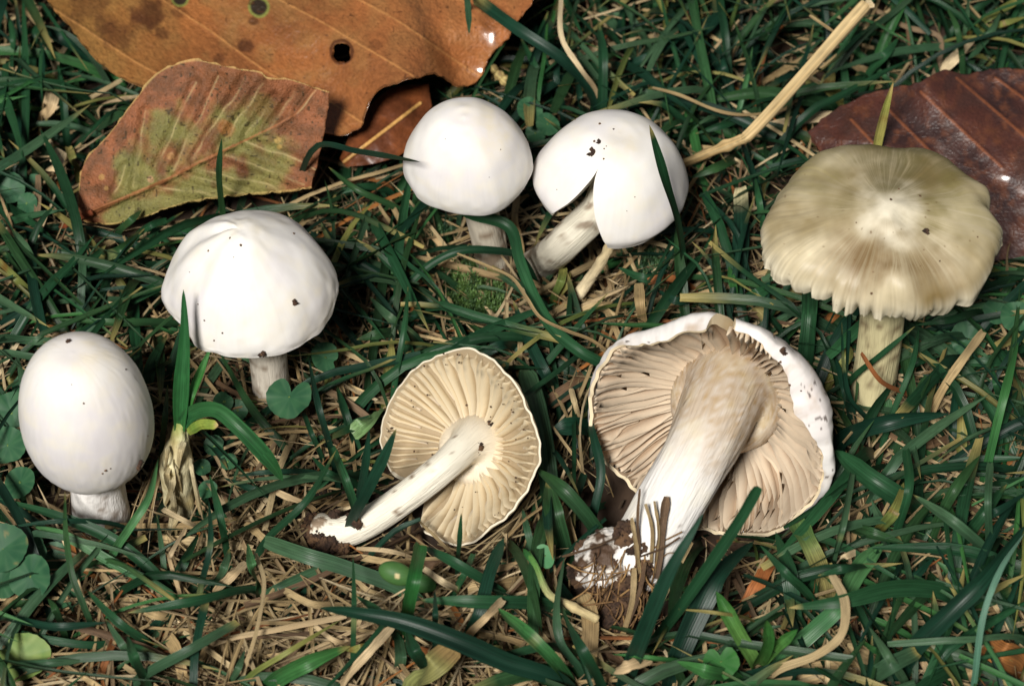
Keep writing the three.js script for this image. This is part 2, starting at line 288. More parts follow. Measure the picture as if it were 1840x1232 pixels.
// (2) conical cap
{
  const base = G(492, 742, -0.05), fr = frame(V3(-0.04, 1, 0.05)), C = G(450, 522, 3.15);
  const t = thing('white_mushroom', 'white mushroom with a broad pointed cone cap and creased side', 'mushroom', base);
  const cap = makeCap({ ...fr, C, R: spline1([[0, 1.5], [45, 1.5], [90, 1.48], [125, 1.5], [150, 1.38], [180, 1.53], [215, 1.44], [270, 1.4], [320, 1.45]]), prof: [[0, 1.66], [0.12, 1.63], [0.28, 1.5], [0.52, 1.25], [0.76, 0.9], [0.93, 0.45], [1.0, 0.1], [1, -0.08]], thick: 0.13, inside: CREAM, edge: CREAM,
    disp: (t, f) => 0.07 * fbm(Math.cos(f) * 3 * t + 4, Math.sin(f) * 3 * t, t * 2, 3) - 0.09 * Math.exp(-(((f / rad - 200 + 25 * t) / 13) ** 2)) * sst(0.02, 0.3, t) * sst(1, 0.5, t) + 0.04 * Math.exp(-(((f / rad - 222 + 25 * t) / 14) ** 2)) * sst(0.02, 0.3, t) * sst(1, 0.4, t) - 0.05 * Math.exp(-(((f / rad - 140) / 12) ** 2)) * sst(0.3, 0.9, t),
    drop: (d) => 0.1 * pn(d, 30, 4) + 0.05 * pn(d, 9, 8),
    color: whiteCap(C, 23, [], [0.0, 2.0, -0.1, 0.6]) });
  meshOf('cap', cap.geo, M.cap, t, base); flecks(cap, [[432,440,.03],[527,541,.035],[413,427,.022],[367,577,.02],[400,600,.022],[468,637,.05],[474,634,.035],[355,548,.016],[374,450,.022],[527,420,.025],[385,612,.022],[340,490,.012],[420,460,.012]], t, base);
  const b = new Buf(); sweep(b, [C.clone().addScaledVector(fr.a, 1.2), C, C.clone().lerp(base, 0.5).add(V3(0.08, 0, 0)), base], (s, f) => 0.3 + 0.04 * s + 0.02 * noise(f * 2, s * 6, 4), 40, 40, stemCol([0.6, 0.55, 0.46], 0.3, 5));
  meshOf('stem', b.geo(), M.stem, t, base);
  clear([[285, 520], [300, 480], [370, 415], [450, 385], [510, 395], [570, 440], [612, 540], [580, 590], [515, 630], [505, 700], [440, 700], [440, 640], [370, 625], [310, 570]], C, 1.8);
}
// (3) round cap beside the brown leaf
{
  const base = G(892, 505, -0.05), fr = frame(V3(-0.05, 1, 0.1)), C = G(843, 305, 2.95);
  const t = thing('white_mushroom', 'round white mushroom touching the mushroom with a split cap', 'mushroom', base);
  const cap = makeCap({ ...fr, C, R: spline1([[0, 1.13], [60, 1.12], [90, 1.02], [120, 1.0], [150, 1.1], [180, 1.16], [270, 1.1]]), prof: [[0, 1.48], [0.25, 1.45], [0.5, 1.3], [0.75, 1.0], [0.94, 0.55], [1.01, 0.18], [0.97, -0.06], [0.9, -0.12]], thick: 0.12, inside: CREAM,
    disp: (t, f) => 0.09 * fbm(Math.cos(f) * 2.1 * t + 9, Math.sin(f) * 2.1 * t, t * 2.4, 3), drop: (d) => 0.12 * pn(d, 40, 2),
    color: whiteCap(C, 37, [], [0.45, 1.3, 0.2, 0.7]) });
  meshOf('cap', cap.geo, M.cap, t, base); flecks(cap, [[899,268,.013],[800,250,.01],[880,320,.01]], t, base);
  const b = new Buf(); sweep(b, [C.clone().addScaledVector(fr.a, 0.8), C, V3().lerpVectors(C, base, 0.6).add(V3(0.05, 0, 0)), base], (s, f) => 0.3 + 0.03 * noise(f * 2, s * 6, 14), 40, 40, stemCol([0.5, 0.45, 0.36], 0.5, 8));
  meshOf('stem', b.geo(), M.stem, t, base);
  clear([[722, 280], [745, 220], [800, 175], [850, 160], [910, 180], [955, 240], [958, 300], [930, 360], [905, 385], [905, 470], [850, 460], [850, 385], [790, 350], [740, 310]], C, 1.3);
}
// (4) split cap
{
  const base = G(945, 492, -0.05), fr = frame(V3(0.1, 1, 0.06)), C = G(1096, 330, 2.5);
  const t = thing('white_mushroom', 'white mushroom with a wide wedge split open in its cap', 'mushroom', base);
  const cap = makeCap({ ...fr, C, R: spline1([[0, 1.42], [40, 1.42], [86, 1.44], [145, 1.36], [180, 1.43], [230, 1.35], [270, 1.3], [320, 1.38]]), prof: [[0, 1.4], [0.25, 1.36], [0.5, 1.2], [0.75, 0.88], [0.93, 0.42], [1.0, 0.06], [0.96, -0.14]], thick: 0.2, inside: CREAM, edge: CREAM, slit: { at: 118, gap: 52, from: 0.36, pow: 0.85 },
    disp: (t, f) => 0.07 * fbm(Math.cos(f) * 1.95 * t + 2, Math.sin(f) * 1.95 * t, t * 2, 3), drop: (d) => 0.1 * pn(d, 40, 6),
    color: whiteCap(C, 51, [], [0.2, 1.4, 0.3, 0.5]) });
  meshOf('cap', cap.geo, M.cap, t, base); flecks(cap, [[1067,271,.055],[1062,276,.035],[1076,256,.045],[1068,253,.03],[1078,222,.03],[1102,231,.022],[1084,286,.024],[1031,210,.015],[1140,352,.013],[1000,340,.013],[1085,268,.018],[1090,262,.014],[1128,380,.012]], t, base);
  for (let i = 0; i < 64; i++) { const f = (117 + 29 + (i + 0.5) * 302 / 64) * rad; meshOf('gill', gillGeo(cap, f, i % 2 ? 0.45 : 0.2, 0.95, 0.16, 0.01, () => [0.6, 0.54, 0.43], () => [0.66, 0.6, 0.5], 10, i), M.gill, t, base); }
  const top = C.clone().addScaledVector(fr.a, 0.9);
  const b = new Buf(); sweep(b, [top, V(1075, 372, proj(C)[2] + 0.1), V(1020, 430, proj(C)[2] + 0.15), V(975, 470, proj(G(975, 470, 0.3))[2]), base], (s, f) => 0.29 + 0.05 * s + 0.02 * noise(f * 2, s * 6, 24), 50, 40, stemCol([0.62, 0.58, 0.47], 0.22, 12));
  meshOf('stem', b.geo(), M.stem, t, base);
  clear([[948, 330], [975, 270], [1030, 220], [1090, 188], [1160, 205], [1220, 260], [1242, 320], [1225, 395], [1100, 436], [1080, 430], [1000, 490], [950, 500], [945, 470], [1000, 420], [985, 395]], C, 1.6);
}
// (5) olive frayed cap
{
  const base = G(1562, 750, -0.05), fr = frame(V3(-0.02, 1, 0.03)), C = G(1587, 415, 4.8);
  const t = thing('olive_mushroom', 'olive cream mushroom with a flat frayed fibrous cap', 'mushroom', base);
  const notch = [[50, 3, 0.26], [64, 2.2, 0.16], [80, 1.6, 0.1], [92, 2, 0.16], [101, 1.4, 0.1], [110, 1.8, 0.2], [118, 1.3, 0.1], [127, 2, 0.2], [138, 1.5, 0.12], [149, 2.4, 0.24], [160, 1.5, 0.1], [172, 2, 0.12], [186, 1.4, 0.07], [20, 3.5, 0.22], [352, 6, 0.3], [318, 3, 0.1]];
  const ds = (d, a) => ((d - a + 540) % 360) - 180, bumpAt = (d, a, w) => Math.exp(-((ds(d, a) / w) ** 2));
  const nt = (deg) => notch.reduce((s, [a, w, k]) => s + k * bumpAt(deg, a, w), 0);
  const Rb = spline1([[0, 2.1], [25, 2.12], [45, 2.06], [60, 1.95], [75, 1.84], [92, 1.62], [110, 1.66], [125, 1.74], [150, 2.02], [180, 2.16], [215, 2.1], [250, 1.98], [285, 2.0], [320, 2.1]]);
  const fringe = (d) => 0.03 * pn(d, 9, 2) + 0.024 * pn(d, 3.1, 1) + 0.016 * pn(d, 1.4, 5);
  const cap = makeCap({ ...fr, C, nt: 120, np: 640, R: (d) => Rb(d) * 1.035, rim: (d) => 2.6 * fringe(d) * clamp(0.7 + pn(d, 25, 21)) - nt(d) * (0.8 + 0.9 * pn(d, 12, 17)), prof: [[0, 0.66], [0.08, 0.65], [0.2, 0.6], [0.36, 0.53], [0.55, 0.47], [0.74, 0.4], [0.88, 0.24], [0.97, 0.0], [1, -0.2]], thick: 0.1, inside: lin(170, 152, 112), edge: lin(214, 202, 165),
    curl: (d) => 0.03 + 0.1 * (0.5 + 0.5 * pn(d, 16, 12)) + 0.1 * bumpAt(d, 62, 16) + 0.08 * bumpAt(d, 25, 14),
    disp: (t, f) => { const d = f / rad, x = Math.cos(f) * t * 2, z = Math.sin(f) * t * 2, hol = (hx, hz, r) => Math.exp(-(((x - hx) / r) ** 2 + ((z - hz) / r) ** 2));
      return 0.11 * fbm(x * 1.3 + 3, z * 1.3, 2, 3) + 0.1 * pn(d, 30, 6) * sst(0.4, 0.9, t) + (0.007 * pn(d + 4 * noise(x * 2, z * 2, 1), 2.6, 5) + 0.004 * pn(d, 1.2, 8)) * sst(0.45, 0.85, t) * clamp(0.4 + pn(d, 24, 15)) - 0.16 * nt(d) * sst(0.85, 1, t) - 0.16 * hol(-0.62, 1.15, 0.4) - 0.12 * hol(0.75, 1.2, 0.42) + 0.1 * hol(0.1, 1.35, 0.35) + 0.09 * bumpAt(d, 335, 7) * sst(0.55, 0.9, t) - 0.08 * bumpAt(d, 346, 6) * sst(0.5, 0.9, t); },
    drop: (d) => 0.1 * pn(d, 19, 3) + 0.22 * bumpAt(d, 60, 16) + 0.22 * bumpAt(d, 95, 55),
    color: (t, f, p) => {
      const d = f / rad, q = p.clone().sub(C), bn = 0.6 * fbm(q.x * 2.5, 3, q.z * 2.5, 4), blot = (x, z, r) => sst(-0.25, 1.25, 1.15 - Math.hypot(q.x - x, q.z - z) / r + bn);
      let c = mix(lin(202, 190, 160), lin(132, 116, 78), clamp(0.5 + 1.3 * fbm(q.x * 1.2 + 3, 2, q.z * 1.2, 4)));
      c = mix(c, lin(228, 220, 198), sst(0.95, 0.1, Math.hypot(q.x - 0.1, (q.z - 0.15) * 0.8) / 0.85 + bn * 0.7));
      
      const d2 = d + 3.5 * noise(q.x * 2, q.z * 2, 4); const fib = pn(d2, 1.0, 8) * 0.6 + pn(d2, 2.9, 4) * 0.22 + noise(Math.cos(f) * 110, Math.sin(f) * 110, t * 6) * 0.4;
      const st = clamp(0.85 + 0.7 * fib * sst(0.1, 0.4, t));
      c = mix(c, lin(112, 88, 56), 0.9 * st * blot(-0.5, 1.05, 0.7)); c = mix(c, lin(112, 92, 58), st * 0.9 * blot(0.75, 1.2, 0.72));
      c = mix(c, lin(92, 82, 50), st * 0.75 * blot(0.5, -0.9, 1.0)); c = mix(c, lin(124, 110, 66), st * 0.6 * blot(-0.75, -0.45, 0.6)); c = mix(c, lin(96, 90, 58), st * 0.7 * blot(0.0, -1.6, 1.5)); c = mix(c, lin(134, 124, 76), st * 0.65 * blot(1.4, -0.1, 1.0)); c = mix(c, lin(150, 140, 92), st * 0.5 * blot(-1.3, -1.1, 0.9));  // rear blots: olive skin tone plus shade painted into the colour
      c = mix(c, lin(216, 208, 184), sst(0.76, 0.95, t + 0.14 * bn) * (0.55 + 0.4 * sst(-0.3, 0.6, q.z)) * clamp(0.8 + 0.5 * fib));
      c = mul(c, 1 + 0.2 * fib * sst(0.25, 0.65, t) * (0.6 + 0.6 * sst(0.5, -1.2, q.x)) + 0.12 * fbm(q.x * 6, q.y * 6, q.z * 6, 3));
      const sp = noise(q.x * 14 + 40, q.y * 14, q.z * 14); if (sp > 0.84) c = mix(c, lin(96, 66, 36), 0.7 * sst(0.84, 0.93, sp));
      return c;
    } });
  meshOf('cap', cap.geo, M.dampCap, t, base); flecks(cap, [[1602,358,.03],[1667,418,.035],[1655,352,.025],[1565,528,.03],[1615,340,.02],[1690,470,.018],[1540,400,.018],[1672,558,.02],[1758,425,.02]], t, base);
  for (let i = 0; i < 70; i++) { const f = i / 70 * 2 * Math.PI; meshOf('gill', gillGeo(cap, f, i % 2 ? 0.5 : 0.2, 0.9, 0.2, 0.015, () => lin(170, 146, 104), () => lin(186, 164, 120), 10, i), M.gill, t, base); }
  const b = new Buf(); sweep(b, [C.clone().addScaledVector(fr.a, 0.4), C.clone(), V3().lerpVectors(C, base, 0.45).add(V3(0.1, 0, 0)), base], (s, f) => 0.4 - 0.03 * Math.sin(s * Math.PI) + 0.025 * noise(f * 2, s * 6, 34), 50, 44, stemCol(lin(206, 196, 152), 0.16, 18));
  meshOf('stem', b.geo(), M.stem, t, base);
  clear([[1365, 420], [1380, 350], [1420, 290], [1500, 262], [1600, 250], [1700, 265], [1765, 300], [1805, 420], [1790, 510], [1740, 590], [1640, 590], [1610, 740], [1540, 740], [1560, 560], [1420, 520], [1375, 470]], C, 2.2);
}
// (6) big fallen mushroom, gills to the eye
{
  const f = AX_N.clone().addScaledVector(AX_R, -0.42).addScaledVector(AX_U, -0.46).normalize(), fr = frame(f.clone().negate());
  if (fr.e2.dot(AX_U) > 0) fr.e2.negate();
  const C = V(1270, 770, 2.6), base = G(1110, 1040, 0);
  const t = thing('fallen_mushroom', 'large uprooted white mushroom lying with pinkish tan gills exposed', 'mushroom', base);
  const bigCurl = (d) => { const e = (a, w) => Math.exp(-(((((d - a + 900) % 360) - 180) / w) ** 2)); return 0.03 + 0.2 * e(336, 26) + 0.1 * e(248, 22); };
  const PT = [lin(178, 156, 132), lin(210, 192, 167)];
  const cap = makeCap({ ...fr, C, nt: 100, np: 320, R: spline1([[0, 2.28], [20, 2.34], [45, 2.3], [70, 2.14], [95, 2.0], [120, 2.0], [140, 1.96], [165, 2.16], [190, 2.2], [215, 2.18], [240, 2.02], [262, 2.1], [270, 2.1], [280, 2.05], [300, 2.16], [325, 2.3], [345, 2.36]]), curl: bigCurl,
    prof: [[0, 1.75], [0.28, 1.68], [0.52, 1.45], [0.76, 1.0], [0.93, 0.46], [1, 0.1], [0.985, -0.1]], thick: 0.24, inside: lin(166, 145, 122), edge: lin(220, 204, 172), slit: { at: 276, gap: 13, from: 0.5, pow: 0.7 },
    disp: (t, f) => 0.1 * fbm(Math.cos(f) * 2.4 * t + 5, Math.sin(f) * 2.4 * t, t * 2, 3) + 0.02 * noise(f * 20, t * 6, 3) * t, drop: (d) => 0.14 * pn(d, 24, 2) + 0.05 * pn(d, 7, 3) - 0.25 * Math.exp(-(((d - 300) / 22) ** 2)),
    color: (t, f, p) => { const q = p.clone().sub(C), n2 = fbm(q.x * 4, q.y * 4, q.z * 4, 3), fib = noise(f * 60, t * 4, 3); let c = mix(WHITE, mix(LILAC, lin(196, 176, 160), 0.4), clamp(0.3 + fbm(q.x, q.y, q.z, 3) * 1.3) * 0.8); c = mix(c, lin(178, 156, 128), clamp(n2 * 1.4 - 0.15)); c = mul(c, 1 + 0.07 * fib); const sp = fbm(q.x * 9 + 7, q.y * 9, q.z * 9, 2); if (sp > 0.42) c = mix(c, SOIL, 0.8); return c; } });
  meshOf('cap', cap.geo, M.cap, t, base); flecks(cap, [[1405,628,.06],[1410,634,.04],[1402,650,.03],[1420,690,.03],[1370,640,.02],[1440,700,.02],[1390,600,.02]], t, base);
  const NG = 118;
  for (let i = 0; i < NG; i++) {
    const ph = (279 + (i + 0.5 + rr(-0.15, 0.15)) * 350 / NG) * rad, k = rr(0.92, 1.06), full = i % 3 !== 1;
    meshOf('gill', gillGeo(cap, ph, full ? 0.17 : rr(0.4, 0.58), 0.95 - 0.9 * Math.max(0, bigCurl(ph / rad) - 0.04), (full ? rr(0.32, 0.42) : rr(0.22, 0.3)) * (1 - 1.2 * Math.max(0, bigCurl(ph / rad) - 0.05)), 0.11 + 0.04 * noise(i * 0.2, 1, 1), () => mul(PT[0], k * 0.92), (s) => mul(mix(PT[1], lin(232, 216, 186), sst(0.75, 1, s) * 0.7), k), 14, 4 * noise(i * 0.13, 3, 3) + rr(0, 0.5), 0.024), M.gill, t, base);
  }
  const b = new Buf(), top = C.clone().addScaledVector(fr.a, 1.25);
  sweep(b, [top, V(1305, 706, 2.2), V(1262, 802, 3.0), V(1212, 892, 3.25), V(1168, 968, 3.3), V(1136, 1006, 3.25), V(1092, 1016, 3.2)], (s, f) => 0.6 + 0.1 * sst(0.42, 0.2, s) + 0.3 * sst(0.22, 0.02, s) - 0.1 * sst(0.85, 1, s) - 0.02 * Math.sin(s * 3) + 0.025 * noise(f * 2, s * 7, 44) + 0.012 * noise(f * 12, s * 9, 4), 90, 64,
    (s, f, p) => { const g = noise(p.x * 26, p.y * 26, p.z * 26), n = fbm(p.x * 3, p.y * 3, p.z * 3, 3); let c = mul(WHITE, 1 + 0.06 * noise(f * 10, s * 3, 1) + 0.08 * n); c = mix(c, lin(178, 152, 116), sst(0.5, 0.26, s + 0.05 * n) * (0.75 + 0.35 * g)); c = mix(c, lin(226, 214, 176), clamp(n * 1.3) * 0.5); return mix(c, lin(96, 72, 48), 0.9 * sst(0.3, 0.5, fbm(p.x * 5 + 9, p.y * 5, p.z * 5, 3) - 0.2 + 0.7 * sst(0.76, 0.95, s))); });
  const stem = meshOf('stem', b.geo(), M.stem, t, base);
  const bb = new Buf(), c0 = V(1090, 1010, 3.25);
  blob(bb, 90, 60, (p) => { const q = p.clone().multiplyScalar(0.54 * (1 + 0.3 * fbm(p.x * 2.2, p.y * 2.2, p.z * 2.2, 4))).add(c0), n = fbm(q.x * 3.5 + 3, q.y * 3.5, q.z * 3.5, 4), g = noise(q.x * 22, q.y * 22, q.z * 22); return [q, mix(mul(mix(WHITE, lin(196, 178, 148), clamp(0.3 + n)), 1 + 0.1 * g), lin(78, 58, 42), sst(-0.08, 0.1, n + 0.06 * g + 0.12 * p.dot(AX_U) * -1))]; });
  meshOf('stem_bulb', bb.geo(), M.stem, t, base);
  const sb = new Buf(); for (const [x, y, d, r] of [[1130, 962, 3.6, 0.24], [1148, 985, 3.7, 0.2], [1060, 1000, 3.2, 0.24], [1046, 1030, 3.1, 0.22], [1090, 1062, 3.4, 0.26], [1130, 1050, 3.6, 0.26], [1120, 1090, 3.55, 0.22], [1095, 1112, 3.5, 0.2], [1155, 1020, 3.7, 0.2], [1075, 1085, 3.4, 0.16], [1115, 1128, 3.5, 0.15], [1085, 965, 3.2, 0.14]]) clod(sb, V(x, y, d), r, 45, x + y, soilCol(x));
  meshOf('soil_clod', sb.geo(), M.soil, t, base).userData.label = 'dark crumbly soil stuck round the stem foot';
  for (let i = 0; i < 90; i++) { const rb = new Buf(), x = rr(1065, 1185), y = rr(985, 1110), d = 3.75 + rr(-0.1, 0.15), a = i % 3 ? rr(1.0, 2.2) : rr(0, 6.28), L = rr(20, 75), cc = mix(lin(92, 62, 38), lin(186, 146, 94), rnd()), w = rr(0.008, 0.018); sweep(rb, [V(x, y, d), V(x + Math.cos(a) * L * 0.4 + rr(-8, 8), y + Math.sin(a) * L * 0.4 + rr(-8, 8), d + rr(-0.05, 0.2)), V(x + Math.cos(a + 0.3) * L + rr(-8, 8), y + Math.sin(a + 0.3) * L, d + rr(-0.3, 0.15))], () => w, 10, 5, () => cc); meshOf('root_fibre', rb.geo(), M.dry, t, base); }
  for (const [xy, w, k] of [[[1150, 878, 1146, 930, 1150, 1000], 0.05, 'b'], [[1198, 892, 1190, 950, 1180, 1040], 0.13, 'b'], [[1160, 905, 1172, 950, 1170, 1010], 0.06, 'd'], [[1176, 900, 1184, 960, 1176, 1030], 0.05, 'd'], [[1135, 930, 1142, 970, 1150, 1030], 0.08, 'd'], [[1222, 965, 1190, 985, 1150, 1000], 0.04, 'b'], [[1010, 1000, 1060, 985, 1110, 965], 0.04, 'b'], [[1160, 1010, 1150, 1060, 1130, 1120], 0.07, 'b'], [[1140, 1020, 1136, 1080, 1120, 1140], 0.1, 'd']]) { const rb = new Buf(), P = []; for (let i = 0; i < 6; i += 2) P.push(V(xy[i], xy[i + 1], 4.02 - 0.1 * (i === 4))); ribbon(rb, P, w, { n: 10, cols: [mul(PAL[k][0][0], 0.8), mul(PAL[k][0][1], 0.7)], face: AX_N, roll: rr(-0.4, 0.4), blunt: true, irr: 0.25, fold: rr(-0.5, 0.5) }); meshOf('stuck_straw', rb.geo(), M.dry, t, base); }
  clear([[1060, 720], [1095, 620], [1180, 560], [1290, 538], [1400, 590], [1470, 690], [1502, 820], [1480, 890], [1390, 960], [1280, 915], [1200, 1030], [1150, 1130], [1060, 1120], [1025, 1000], [1110, 930], [1140, 880], [1090, 860]], C, 2.2);
}
// (7) small fallen mushroom
{
  const f = AX_N.clone().addScaledVector(AX_R, -0.55).addScaledVector(AX_U, 0.1).normalize(), fr = frame(f.clone().negate());
  if (fr.e2.dot(AX_U) > 0) fr.e2.negate();
  const C = V(824, 803, 2.3), base = G(600, 965, 0);
  const t = thing('fallen_mushroom', 'small uprooted mushroom lying with cream gills and a curved stem', 'mushroom', base);
  const gc = [lin(166, 147, 114), lin(210, 194, 162)];
  const cap = makeCap({ ...fr, C, nt: 80, np: 300, R: spline1([[0, 1.6], [30, 1.58], [60, 1.6], [90, 1.66], [112, 1.6], [125, 1.4], [165, 1.42], [185, 1.52], [220, 1.56], [250, 1.64], [275, 1.68], [310, 1.6], [335, 1.56]]), prof: [[0, 0.72], [0.3, 0.68], [0.6, 0.52], [0.85, 0.26], [0.97, 0.06], [1, -0.06]], rim: (d) => 0.018 * pn(d, 5, 3) + 0.045 * pn(d, 20, 9), thick: 0.14, inside: lin(156, 140, 114), edge: lin(222, 212, 190), slit: { at: 142, gap: 42, from: 0.3, pow: 0.8 },
    disp: (t, f) => 0.05 * fbm(Math.cos(f) * 3 * t + 5, Math.sin(f) * 3 * t, t * 2, 3), drop: (d) => 0.07 * pn(d, 22, 2) + 0.03 * pn(d, 6, 3),
    color: (t, f, p) => mix(mul(lin(222, 206, 172), 1 + 0.1 * noise(p.x * 6, p.y * 6, p.z * 6)), SOIL, sst(0.4, 0.46, fbm(p.x * 8, p.y * 8, p.z * 8, 2)) * 0.7) });
  meshOf('cap', cap.geo, M.cap, t, base);
  const NG = 60;
  for (let i = 0; i < NG; i++) {
    const ph = (163 + (i + 0.5 + rr(-0.12, 0.12)) * 318 / NG) * rad, k = rr(0.94, 1.05), full = i % 3 !== 1;
    meshOf('gill', gillGeo(cap, ph, full ? 0.13 : rr(0.35, 0.55), 0.95, full ? rr(0.24, 0.3) : rr(0.17, 0.22), 0.05 + 0.03 * noise(i * 0.2, 2, 2), () => mul(gc[0], k), (s) => mul(mix(gc[1], lin(214, 204, 196), sst(0.2, 0, s) * 0.6), k), 14, 4 * noise(i * 0.15, 5, 3) + rr(0, 0.6), 0.03), M.gill, t, base);
  }
  const b = new Buf(), top = C.clone().addScaledVector(fr.a, 0.62);
  sweep(b, [top, V(846, 797, 2.15), V(800, 836, 2.65), V(728, 893, 2.6), V(660, 938, 2.35), V(620, 955, 2.25), V(586, 955, 2.2), V(566, 952, 2.1)], (s, f) => 0.265 + 0.06 * sst(0.3, 0.12, s) + 0.34 * sst(0.2, 0.02, s) + 0.05 * sst(0.8, 0.93, s) - 0.12 * sst(0.95, 1, s) + 0.014 * noise(f * 2, s * 9, 54), 80, 48,
    (s, f, p) => { const n = fbm(p.x * 4, p.y * 4, p.z * 4, 3); let c = mul(mix(WHITE, lin(236, 226, 190), 0.45), 1 + 0.06 * noise(f * 10, s * 3, 1) + 0.1 * n); c = mix(c, lin(214, 200, 176), 0.9 * sst(0.24, 0.08, s)); return mix(c, lin(112, 84, 54), 0.85 * sst(0.34, 0.5, fbm(p.x * 7 + 9, p.y * 7, p.z * 7, 3) + 0.2 * sst(0.6, 0.85, s) + 0.35 * sst(0.9, 1.0, s))); });
  meshOf('stem', b.geo(), M.stem, t, base);
  const sb = new Buf(); for (const [x, y, d, r] of [[585, 982, 2.45, 0.2], [563, 958, 2.25, 0.2], [612, 986, 2.4, 0.15], [570, 975, 2.4, 0.18], [560, 935, 2.1, 0.12], [600, 925, 2.3, 0.08], [628, 930, 2.4, 0.06]]) clod(sb, V(x, y, d), r, 40, x, soilCol(x));
  meshOf('soil_clod', sb.geo(), M.soil, t, base).userData.label = 'dark soil crumbs on the bulbous stem foot';
  const fl = new Buf(); for (let i = 0; i < 38; i++) clod(fl, cap.inner(rr(0.3, 0.97), rr(163, 475) * rad).addScaledVector(cap.a, -0.28), rr(0.009, 0.02), 0, i, soilCol(2)); for (const [x, y, d, s] of [[862, 803, 2.45, 0.07], [856, 812, 2.45, 0.05], [832, 793, 2.4, 0.045], [640, 940, 2.68, 0.08], [880, 760, 2.25, 0.04]]) clod(fl, V(x, y, d), s, 3, x, soilCol(2));
  meshOf('dirt_flecks', fl.geo(), M.soil, t, base).userData.kind = 'stuff';
  clear([[685, 780], [700, 700], [750, 655], [810, 630], [880, 650], [930, 710], [962, 800], [940, 900], [890, 950], [820, 970], [760, 930], [740, 915], [660, 970], [560, 995], [550, 935], [640, 930], [720, 850]], C, 1.3);
}

// ───────────────────────── fallen tree leaves ─────────────────────────
function makeLeaf(name, label, o) {
  const tab = (pts) => { const c = curve(pts.map(([x, y, h]) => V3(x, y, h * 100))), r = []; for (let i = 0; i <= 400; i++) r.push(c.getPoint(i / 400)); return (s) => { const f = clamp(s) * 400, i = Math.min(399, Math.floor(f)); return V3().lerpVectors(r[i], r[i + 1], f - i); }; };
  const A = tab(o.A), Mm = tab(o.M), B = tab(o.B);
  const P = (s, t) => { const m = Mm(s), e = t < 0 ? A(s) : B(s); return m.lerp(e, Math.abs(t)); };
  const { ns, nt } = o, pts = [], b = new Buf(), keep = [];
  for (let j = 0; j <= nt; j++) for (let i = 0; i <= ns; i++) {
    const s = i / ns, t = j / nt * 2 - 1, q = P(s, t); let x = q.x, y = q.y, inside = false;
    for (const [hx, hy, hr] of o.holes ?? []) { const a = Math.atan2(y - hy, x - hx), R = hr * (1 + 0.3 * noise(Math.cos(a) * 1.6 + hx, Math.sin(a) * 1.6, 2)), d = Math.hypot(x - hx, y - hy); if (d < R) { inside = true; if (d > R * 0.55) { x = hx + Math.cos(a) * R; y = hy + Math.sin(a) * R; } } }
    const edge = Math.abs(t) > 0.999 || s < 0.001 || s > 0.999;
    const p = G(x, y, q.z / 100 + o.und(q.x, q.y, s, t)); if (edge && o.rag) p.addScaledVector(AX_R, o.rag * noise(x * 0.09, y * 0.09, 1)).addScaledVector(AX_U, o.rag * noise(x * 0.09, y * 0.09, 5));
    pts.push(p); keep.push(inside);
  }
  const W = ns + 1, nrm = (k) => { const i = k % W, j = (k / W) | 0; const dx = pts[Math.min(i + 1, ns) + j * W].clone().sub(pts[Math.max(i - 1, 0) + j * W]), dz = pts[i + Math.min(j + 1, nt) * W].clone().sub(pts[i + Math.max(j - 1, 0) * W]); return dz.cross(dx).normalize(); };
  for (const layer of [0, 1]) for (let k = 0; k < pts.length; k++) b.v(layer ? pts[k].clone().addScaledVector(nrm(k), -0.025) : pts[k], [1, 1, 1], (k % W) / ns, ((k / W) | 0) / nt);
  const N = pts.length;
  for (let j = 0; j < nt; j++) for (let i = 0; i < ns; i++) { const k = j * W + i; if (keep[k] && keep[k + 1] && keep[k + W] && keep[k + W + 1]) continue; b.quad(k, k + W, k + W + 1, k + 1); b.quad(N + k, N + k + 1, N + k + W + 1, N + k + W); }
  for (let i = 0; i < ns; i++) for (const k of [i, nt * W + i]) b.quad(k, k + 1, N + k + 1, N + k);
  for (let j = 0; j < nt; j++) for (const k of [j * W, j * W + ns]) b.quad(k, k + W, N + k + W, N + k);
  const [tw, th] = o.tex, bumps = new Float32Array(tw * th);
  const map = dataTex(tw, th, (u, v) => { const q = P(u, v * 2 - 1); bumps[((v * th) | 0) * tw + ((u * tw) | 0)] = o.bump(q.x, q.y, u, v * 2 - 1); return o.color(q.x, q.y, u, v * 2 - 1); }, true);
  const bump = dataTex(tw, th, (u, v) => { const k = bumps[((v * th) | 0) * tw + ((u * tw) | 0)]; return [k, k, k]; });
  const base = G(...o.base);
  const mat = new THREE.MeshPhysicalMaterial({ map, bumpMap: bump, side: THREE.DoubleSide, ...o.mat });
  const th_ = thing(name, label, 'leaf', base, 'fallen tree leaves'); meshOf('blade', b.geo(), mat, th_, base);
  for (const st of o.stalks ?? []) { const sb = new Buf(); sweep(sb, st.p.map((p) => G(...p)), (t) => lerp(st.r[0], st.r[1], t), 16, 8, () => st.c); meshOf(st.n, sb.geo(), M.stem, th_, base); }
  if (o.clearPoly) clear(o.clearPoly, G(...o.clearAt), o.back ?? 0.5, o.clearN ?? UP);
  return th_;
}
const segDist = (x, y, x0, y0, x1, y1) => { const dx = x1 - x0, dy = y1 - y0, t = clamp(((x - x0) * dx + (y - y0) * dy) / (dx * dx + dy * dy)); return Math.hypot(x - x0 - dx * t, y - y0 - dy * t); };
